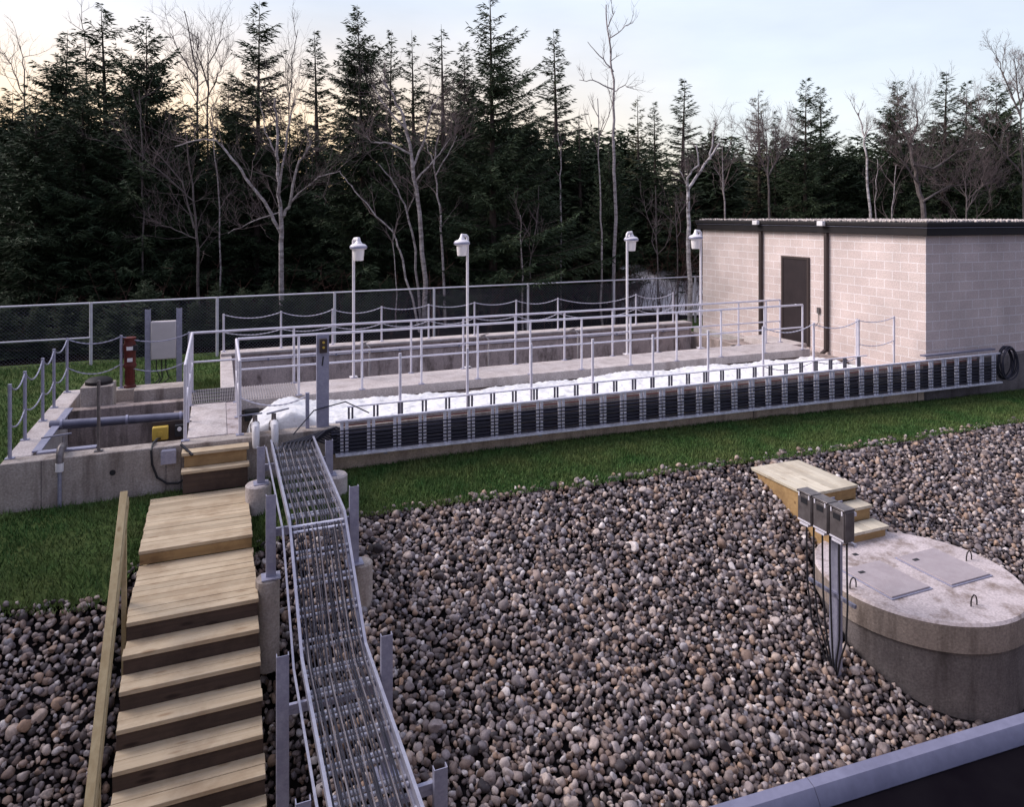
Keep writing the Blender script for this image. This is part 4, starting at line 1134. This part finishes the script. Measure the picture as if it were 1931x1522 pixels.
spruce(1547, 160, 29, 'ragged', 'grey-green spruce above the door, right tip of the pair', .95)
spruce(1690, 148, 28, 'dense', 'broad grey spruce above the middle of the roof', .85)
spruce(1778, 135, 29, 'narrow', 'dark narrow spruce with a blunt tip above the near roof corner', 1.35)
spruce(1818, 152, 29, 'ragged', 'round-shouldered spruce right of the blunt-tipped one', .95)
spruce(1880, 146, 27, 'bushy', 'wide dark spruce at the right edge of the photo', .85)
spruce(1600, 262, 30, 'dense_b', 'low dark spruce between the paired spruces and the white birch', .9)
spruce(1150, 268, 27, 'bushy', 'low dark spruce at the foot of the tall bare trunk', .75)
spruce(370, 210, 26, 'dense', 'dark spruce under the bare treetops on the left', .95)
spruce(560, 215, 26.5, 'dense_b', 'dark spruce behind the crown of the forked birch', 1.0)
spruce(790, 250, 27, 'bushy', 'dark spruce behind the leaning birch clump', .9)

# the wood behind: one dark mass
def forest(rows, name, label):
    Vt, Vb = [], []
    q = np.random.RandomState(77)
    for Zd, u0, u1, step, vlo, vhi in rows:
        u = u0
        while u < u1:
            kind = ['dense', 'dense_b', 'bushy', 'narrow_b', 'ragged'][q.randint(5)]
            H, Rb, mt, ml, mc, V_, nm = spruce_proto(kind)
            uu = u + q.uniform(-.4, .4) * step; zz = Zd + q.uniform(-1.5, 1.5)
            x, y = spot(uu, zz)
            vt = np.interp(uu, [-900, 0, 330, 480, 700, 1000, 1200, 1500, 1931, 2800], [190, 205, 225, 230, 215, 205, 245, 250, 225, 200]) + q.uniform(vlo, vhi)
            h = hpx(vt, zz); k_ = h / H; a_ = q.uniform(0, 6.28)
            keep = V_.reshape(-1, 4, 3)[q.rand(len(V_) // 4) < .30] * 1.0
            c0 = keep[:, :1]; keep = c0 + (keep - c0) * 2.6
            P = keep.reshape(-1, 3) * np.array([k_ * 1.2, k_ * 1.2, k_])
            Vt.append(np.stack([P[:, 0] * math.cos(a_) - P[:, 1] * math.sin(a_) + x, P[:, 0] * math.sin(a_) + P[:, 1] * math.cos(a_) + y, P[:, 2]], 1))
            u += step
    # the wood closes in on the left of the lawn, outside the picture
    for x, y, h in [(-8.6, 1.5, 8.5), (-9.8, 4.5, 10), (-8.2, 7.2, 9), (-10.6, 8.8, 11), (-8.7, 11.2, 9.5), (-10.8, 13.2, 11), (-9.4, 15.6, 10), (-12, 6, 12), (-12.4, 11, 12), (-12, 16.5, 12), (-11, 19.5, 11), (-13.5, 1, 11)] + [(-10.5 + .62 * j_, q.uniform(21.0, 22.6), q.uniform(1.3, 2.2)) for j_ in range(26)]:
        H, Rb, mt, ml, mc, V_, nm = spruce_proto(['dense', 'dense_b', 'bushy'][q.randint(3)])
        k_ = h / H; a_ = q.uniform(0, 6.28)
        P = V_ * (np.array([k_ * 1.5, k_ * 1.5, k_]) if h < 3 else np.array([k_ * .62, k_ * .62, k_]))
        Vt.append(np.stack([P[:, 0] * math.cos(a_) - P[:, 1] * math.sin(a_) + x, P[:, 0] * math.sin(a_) + P[:, 1] * math.cos(a_) + y, P[:, 2] - .2], 1))
    Vt = np.vstack(Vt)
    o = raw_mesh(name, Vt, np.arange(len(Vt)).reshape(-1, 4), 'needle')
    return tag(o, label, 'wood', kind='stuff')
forest([(31, -900, 2700, 85, 0, 60), (35, -1000, 2800, 80, -5, 45), (40, -1000, 2900, 75, 0, 40), (46, -1000, 3000, 80, 0, 30)], 'forest', 'dark mass of spruces deep in the wood')

# bare trees: explicit limbs read off the photograph (as real 3-D sticks), then random twigs
def twigs(mb, p, d, ln, r_, depth, q, lo=.0):
    n = 4
    pts = [p]; dd = d.copy()
    for k in range(n):
        dd = (dd + Vector(q.randn(3)) * .16 + Vector((0, 0, .06))).normalized()
        pts.append(pts[-1] + dd * (ln / n))
    mb.tube(pts, [r_ * (1 - .75 * k / n) for k in range(n + 1)], 3 if r_ < .012 else 5, False)
    if depth <= 0: return
    m_ = q.randint(3, 6)
    for k in range(m_):
        f_ = q.uniform(.25, 1); i_ = min(int(f_ * n), n - 1)
        b_ = pts[i_].lerp(pts[i_ + 1], f_ * n - i_)
        ax = Vector(q.randn(3)).normalized()
        d2 = (dd * .8 + ax * .75 + Vector((0, 0, .25))).normalized()
        twigs(mb, b_, d2, ln * q.uniform(.4, .7), max(r_ * .5, .0035), depth - 1, q)
def bare_tree(base, limbs, Zd, label, m_='bark_pale', r0=.11, tw=2, ntw=10, seed=1, name='bare_tree', group='leafless trees in front of the wood', tl=1.5):
    """limbs: pixel polylines in the photograph, the first is the trunk; each bends a little in depth too."""
    q = np.random.RandomState(seed)
    x, y = spot(base, Zd); z0 = float(lawn_z(x, y))
    t = thing(name, (x, y, z0 - .05), label, 'bare tree', group)
    tw_mb = MB(); tk = MB()
    for li, (rr, pts) in enumerate(limbs):
        P = []; dep = 0
        drift = q.uniform(-.5, .5)
        for k, (u, v) in enumerate(pts):
            dz = drift * k * .35
            xx, yy = spot(u, Zd + dz); P.append(Vector((xx, yy, hpx(v, Zd + dz))))
        if li == 0: P[0].z = z0 - .1
        Pf = []
        for k in range(len(P) - 1):
            for j in range(4):
                f_ = j / 4
                jit = Vector(q.randn(3)) * .018 if (k or j) else Vector((0, 0, 0))
                Pf.append(P[k].lerp(P[k + 1], f_) + jit)
        Pf.append(P[-1])
        nP = len(Pf)
        tk.tube(Pf, [max(rr * r0 * .62 * (1 - .72 * k / nP), .008) for k in range(nP)], 7)
        for k in range(ntw + 3 if li else max(4, ntw // 2 + 2)):
            f_ = q.uniform(.35 if li == 0 else .15, 1.0); i_ = min(int(f_ * (nP - 1)), nP - 2)
            d_ = (Pf[i_ + 1] - Pf[i_]).normalized()
            ax = Vector(q.randn(3)).normalized()
            twigs(tw_mb, Pf[i_], (d_ * .7 + ax * .8 + Vector((0, 0, .3))).normalized(), tl * q.uniform(.4, 1.0), .009 * rr + .006, tw, q)
    tk.build('trunk', m_, t)
    if tw_mb.v: tw_mb.build('crown', 'twig', t)
    return t
bare_tree(532, [(1.35, [(533, 600), (532, 480), (530, 400), (524, 330), (523, 250), (519, 185)]), (.85, [(532, 410), (548, 385), (560, 310), (586, 276), (580, 252)]), (.6, [(528, 345), (548, 220), (557, 185)]),
                (.9, [(530, 440), (506, 390), (470, 345), (438, 298), (410, 265), (380, 262), (330, 276)]), (.55, [(550, 380), (600, 332), (642, 322)]), (.5, [(525, 300), (500, 250), (490, 190)]), (.4, [(530, 400), (480, 415), (430, 440)])],
          22.5, 'big forked birch with a long arching left limb, by the first lamp', r0=.105, ntw=10, seed=2)
bare_tree(800, [(1.25, [(802, 600), (800, 500), (790, 400), (779, 310), (764, 230), (742, 182), (722, 150)]), (.6, [(779, 315), (800, 260), (815, 200), (830, 180)]), (.55, [(775, 290), (735, 270), (700, 268), (690, 256)]), (.5, [(768, 245), (720, 190), (700, 160)]), (.45, [(785, 340), (830, 290), (850, 260)])],
          22.8, 'pale birch leaning left between the first two lamps', r0=.11, ntw=10, seed=3)
bare_tree(838, [(1, [(840, 590), (834, 470), (829, 390), (817, 305), (800, 262)]), (.5, [(822, 330), (850, 280), (862, 255)]), (.5, [(818, 310), (830, 240), (835, 210)])], 23, 'slim birch stem left of the second lamp', r0=.075, ntw=6, seed=4)
bare_tree(786, [(1, [(795, 590), (782, 470), (768, 400), (742, 345), (715, 310)]), (.5, [(768, 400), (790, 350)])], 23.2, 'second thinner stem of the leaning birch clump', r0=.075, ntw=5, seed=5)
bare_tree(790, [(1, [(792, 590), (758, 490), (748, 455), (740, 438), (700, 395), (662, 350), (640, 322)])], 22.2, 'crooked bare sapling bowing to the left beside the first lamp', r0=.06, ntw=5, seed=6, tw=1)
bare_tree(745, [(1, [(748, 590), (742, 480), (740, 430)])], 22.4, 'thin straight sapling right of the first lamp', r0=.035, ntw=4, seed=7, tw=1)
bare_tree(1157, [(1.2, [(1158, 560), (1159, 345), (1157, 250), (1157, 150), (1148, 80), (1143, 8)]), (.5, [(1157, 135), (1130, 105), (1108, 78)]), (.4, [(1152, 70), (1180, 50), (1195, 40)]), (.5, [(1157, 168), (1120, 152), (1092, 150)]), (.4, [(1157, 172), (1180, 160), (1195, 168)]), (.4, [(1147, 50), (1160, 20)])],
          24.5, 'tall pale bare trunk standing clear against the sky', r0=.085, ntw=1, seed=8, tw=1, tl=.8)
bare_tree(1135, [(1, [(1137, 590), (1135, 440), (1130, 330), (1127, 185)])], 23.5, 'straight white birch stem left of the tall bare trunk', r0=.06, ntw=7, seed=9)
bare_tree(1300, [(1.3, [(1301, 600), (1299, 450), (1297, 355), (1330, 310), (1358, 268)]), (.8, [(1297, 360), (1296, 335), (1316, 310), (1313, 272)]), (.5, [(1340, 300), (1346, 255), (1350, 225)]), (.4, [(1297, 350), (1280, 320)])],
          23, 'crooked white birch with a forked top at the far corner of the building', r0=.10, ntw=4, seed=10, m_='bark_white', tl=.8)
bare_tree(1367, [(1, [(1369, 540), (1366, 380), (1364, 340), (1362, 268)]), (.6, [(1366, 350), (1345, 310)])], 26, 'thin birch right of the crooked forked one', r0=.06, ntw=6, seed=11)
bare_tree(1452, [(1, [(1454, 540), (1450, 380), (1448, 300), (1440, 250), (1436, 215)]), (.7, [(1450, 340), (1425, 280), (1405, 255)]), (.7, [(1450, 330), (1475, 285), (1490, 265)])], 26, 'tan twiggy bare tree above the left part of the roof', m_='bark_grey', r0=.07, ntw=14, seed=12, tw=3, tl=1.2)
bare_tree(1640, [(1.1, [(1648, 540), (1640, 400), (1633, 300), (1628, 245), (1618, 212)]), (.5, [(1630, 260), (1645, 235)])], 26, 'white birch stem above the roof, right of the paired spruces', r0=.085, ntw=4, seed=13, m_='bark_white', tl=.8)
bare_tree(1660, [(1, [(1656, 540), (1652, 380), (1655, 300)])], 26.5, 'short pale stem close to the right of the white birch', r0=.05, ntw=4, seed=14)
bare_tree(1745, [(1.4, [(1752, 540), (1742, 390), (1728, 335), (1720, 300), (1714, 262), (1680, 222)]), (.7, [(1722, 310), (1760, 318), (1800, 290), (1850, 272)]), (.6, [(1716, 270), (1730, 230), (1728, 205)]), (.5, [(1735, 350), (1700, 300)]), (.6, [(1740, 380), (1790, 350), (1830, 348)])],
          25.5, 'big grey bare tree with spreading limbs above the near part of the roof', m_='bark_grey', r0=.12, ntw=12, seed=15, tw=3)
bare_tree(1682, [(1, [(1680, 540), (1682, 390), (1690, 310)])], 25, 'leaning thin stem between the white birch and the big grey tree', r0=.05, ntw=4, seed=16)
bare_tree(1925, [(1, [(1935, 540), (1928, 330), (1924, 200), (1912, 110)]), (.7, [(1925, 220), (1890, 140), (1878, 100)]), (.6, [(1925, 200), (1945, 120)]), (.8, [(1928, 330), (1870, 260), (1840, 215)])], 25, 'large bare twiggy tree at the right edge of the photo', m_='bark_grey', r0=.07, ntw=9, seed=17, tw=3, tl=1.0)
bare_tree(372, [(1, [(374, 600), (373, 470), (363, 350), (349, 245)]), (.6, [(366, 430), (342, 340), (286, 275)]), (.4, [(366, 380), (310, 330), (230, 262)]), (.4, [(370, 450), (320, 430), (285, 415)])], 23, 'grey double-stemmed bare tree left of the forked birch', m_='bark_grey', r0=.085, ntw=9, seed=18)
bare_tree(268, [(1, [(270, 600), (270, 400), (266, 250), (262, 168)])], 24, 'straight pale trunk deep in shade on the left', m_='bark_grey', r0=.06, ntw=8, seed=19, tw=1)
bare_tree(368, [(1, [(385, 560), (372, 260), (370, 130), (348, 20)]), (.7, [(371, 150), (345, 110), (322, 62)]), (.5, [(370, 180), (352, 140)])], 27, 'bare treetop against the glow, left one of the open pair', m_='bark_grey', r0=.08, ntw=10, seed=20, tl=1.6)
bare_tree(394, [(1, [(398, 560), (392, 220), (393, 120), (420, 72)]), (.7, [(393, 160), (375, 110), (372, 60)]), (.6, [(393, 180), (412, 140), (425, 110)])], 27.5, 'bare treetop against the glow, right one of the open pair', m_='bark_grey', r0=.07, ntw=10, seed=21, tl=1.6)
bare_tree(410, [(1, [(418, 600), (414, 395), (405, 300), (398, 200)])], 24, 'thin pale stem just left of the arching birch limb', r0=.05, ntw=6, seed=22)
bare_tree(984, [(1, [(986, 600), (984, 480), (981, 405)])], 22.5, 'slim white stem right of the giant spruce trunk', r0=.05, ntw=3, seed=23, tw=1)
bare_tree(1056, [(1, [(1058, 600), (1056, 370), (1058, 300), (1052, 250)])], 25, 'pale stem under the thin spruce spire', r0=.06, ntw=4, seed=24, tw=1)
bare_tree(1005, [(1, [(992, 600), (1000, 500), (1012, 420), (1016, 350)])], 23, 'bent grey sapling right of the slim white stem', m_='bark_grey', r0=.045, ntw=6, seed=25)
bare_tree(1240, [(1, [(1240, 600), (1239, 480), (1236, 350)])], 24, 'thin brown stem above the snow patch', m_='bark_grey', r0=.05, ntw=5, seed=26)
bare_tree(1278, [(1, [(1278, 600), (1277, 470), (1274, 380)])], 24.5, 'thin grey stem left of the crooked forked birch', m_='bark_grey', r0=.045, ntw=5, seed=27)
bare_tree(1810, [(1, [(1822, 540), (1822, 380), (1820, 350)]), (.7, [(1822, 400), (1840, 360), (1870, 340)])], 25, 'thicket-like bare sapling above the near roof corner', m_='bark_grey', r0=.06, ntw=14, seed=28, tw=3, tl=1.6)
bare_tree(45, [(1, [(55, 560), (48, 250), (45, 130), (38, 85)]), (.6, [(47, 180), (20, 120), (5, 95)])], 27, 'thin bare treetop at the far left against the glow', m_='bark_grey', r0=.06, ntw=8, seed=29)
bare_tree(165, [(1, [(172, 560), (168, 250), (160, 60), (150, 25)])], 28, 'thin bare leader left of the tall loose-tipped spruce', m_='bark_grey', r0=.05, ntw=6, seed=30)
bare_tree(560, [(1, [(550, 560), (545, 200), (552, 110), (562, 55)]), (.5, [(546, 190), (540, 120)])], 27, 'thin bare tip between the see-through and the thin pointed spruce', m_='bark_grey', r0=.05, ntw=6, seed=31)

# undergrowth: a tangle of thin stems at the foot of the wood
mb = MB(); q = np.random.RandomState(5)
for k in range(2600):
    Zd = q.uniform(21.6, 27); u = q.uniform(-150, 2250); x, y = spot(u, Zd)
    if (u < 1150 and q.rand() < .8) or y < 20.3 or (12.6 < x < 25 and y < 19): continue
    z0 = float(lawn_z(x, y)); h = q.uniform(.5, 2.2) if u < 1250 else q.uniform(1.2, 3.6)
    d_ = Vector((q.uniform(-.35, .35), q.uniform(-.35, .35), 1)).normalized()
    p = Vector((x, y, z0)); m1 = p + d_ * h * .5 + Vector(q.randn(3)) * .06; tp = m1 + (d_ + Vector(q.randn(3)) * .25) * h * .5
    mb.tube([p, m1, tp], [.010, .007, .003], 3, False)
    for j in range(3):
        s2 = m1.lerp(tp, q.uniform(0, 1)); mb.tube([s2, s2 + Vector((q.uniform(-.4, .4), q.uniform(-.4, .4), q.uniform(0, .45)))], [.005, .002], 3, False)
ug = mb.build('undergrowth', 'brush'); tag(ug, 'tangle of reddish brown brush at the foot of the wood', 'undergrowth', kind='stuff')

# old snow heap behind the fence
xs4 = np.linspace(13.8, 19.0, 90); ys4 = np.linspace(20.8, 28.0, 110)
X, Y = np.meshgrid(xs4, ys4)
rr = np.hypot((X - 16.5) / 2.3, (Y - 24.6) / 3.4) + .18 * smooth_noise(X, Y, 45, 3, .9)
top_ = np.clip((Y - 20.9) / 4.2, 0, 1) * 1.25
Zs = lawn_z(X, Y) + np.clip(1.15 - rr, -.12, .45) / .45 * top_ + .09 * smooth_noise(X, Y, 41, 4, 1.6) * (rr < 1.1)
Zs = np.where(rr > 1.12, lawn_z(X, Y) - .25, Zs)
n, k = X.shape
i = np.arange((n - 1) * (k - 1)); r = i // (k - 1); c = i % (k - 1); a = r * k + c
sn = raw_mesh('snow', np.stack([X.ravel(), Y.ravel(), Zs.ravel()], 1), np.stack([a, a + 1, a + k + 1, a + k], 1), 'snow', smooth=True)
tag(sn, 'heap of old dirty snow behind the fence', 'snow', kind='stuff')
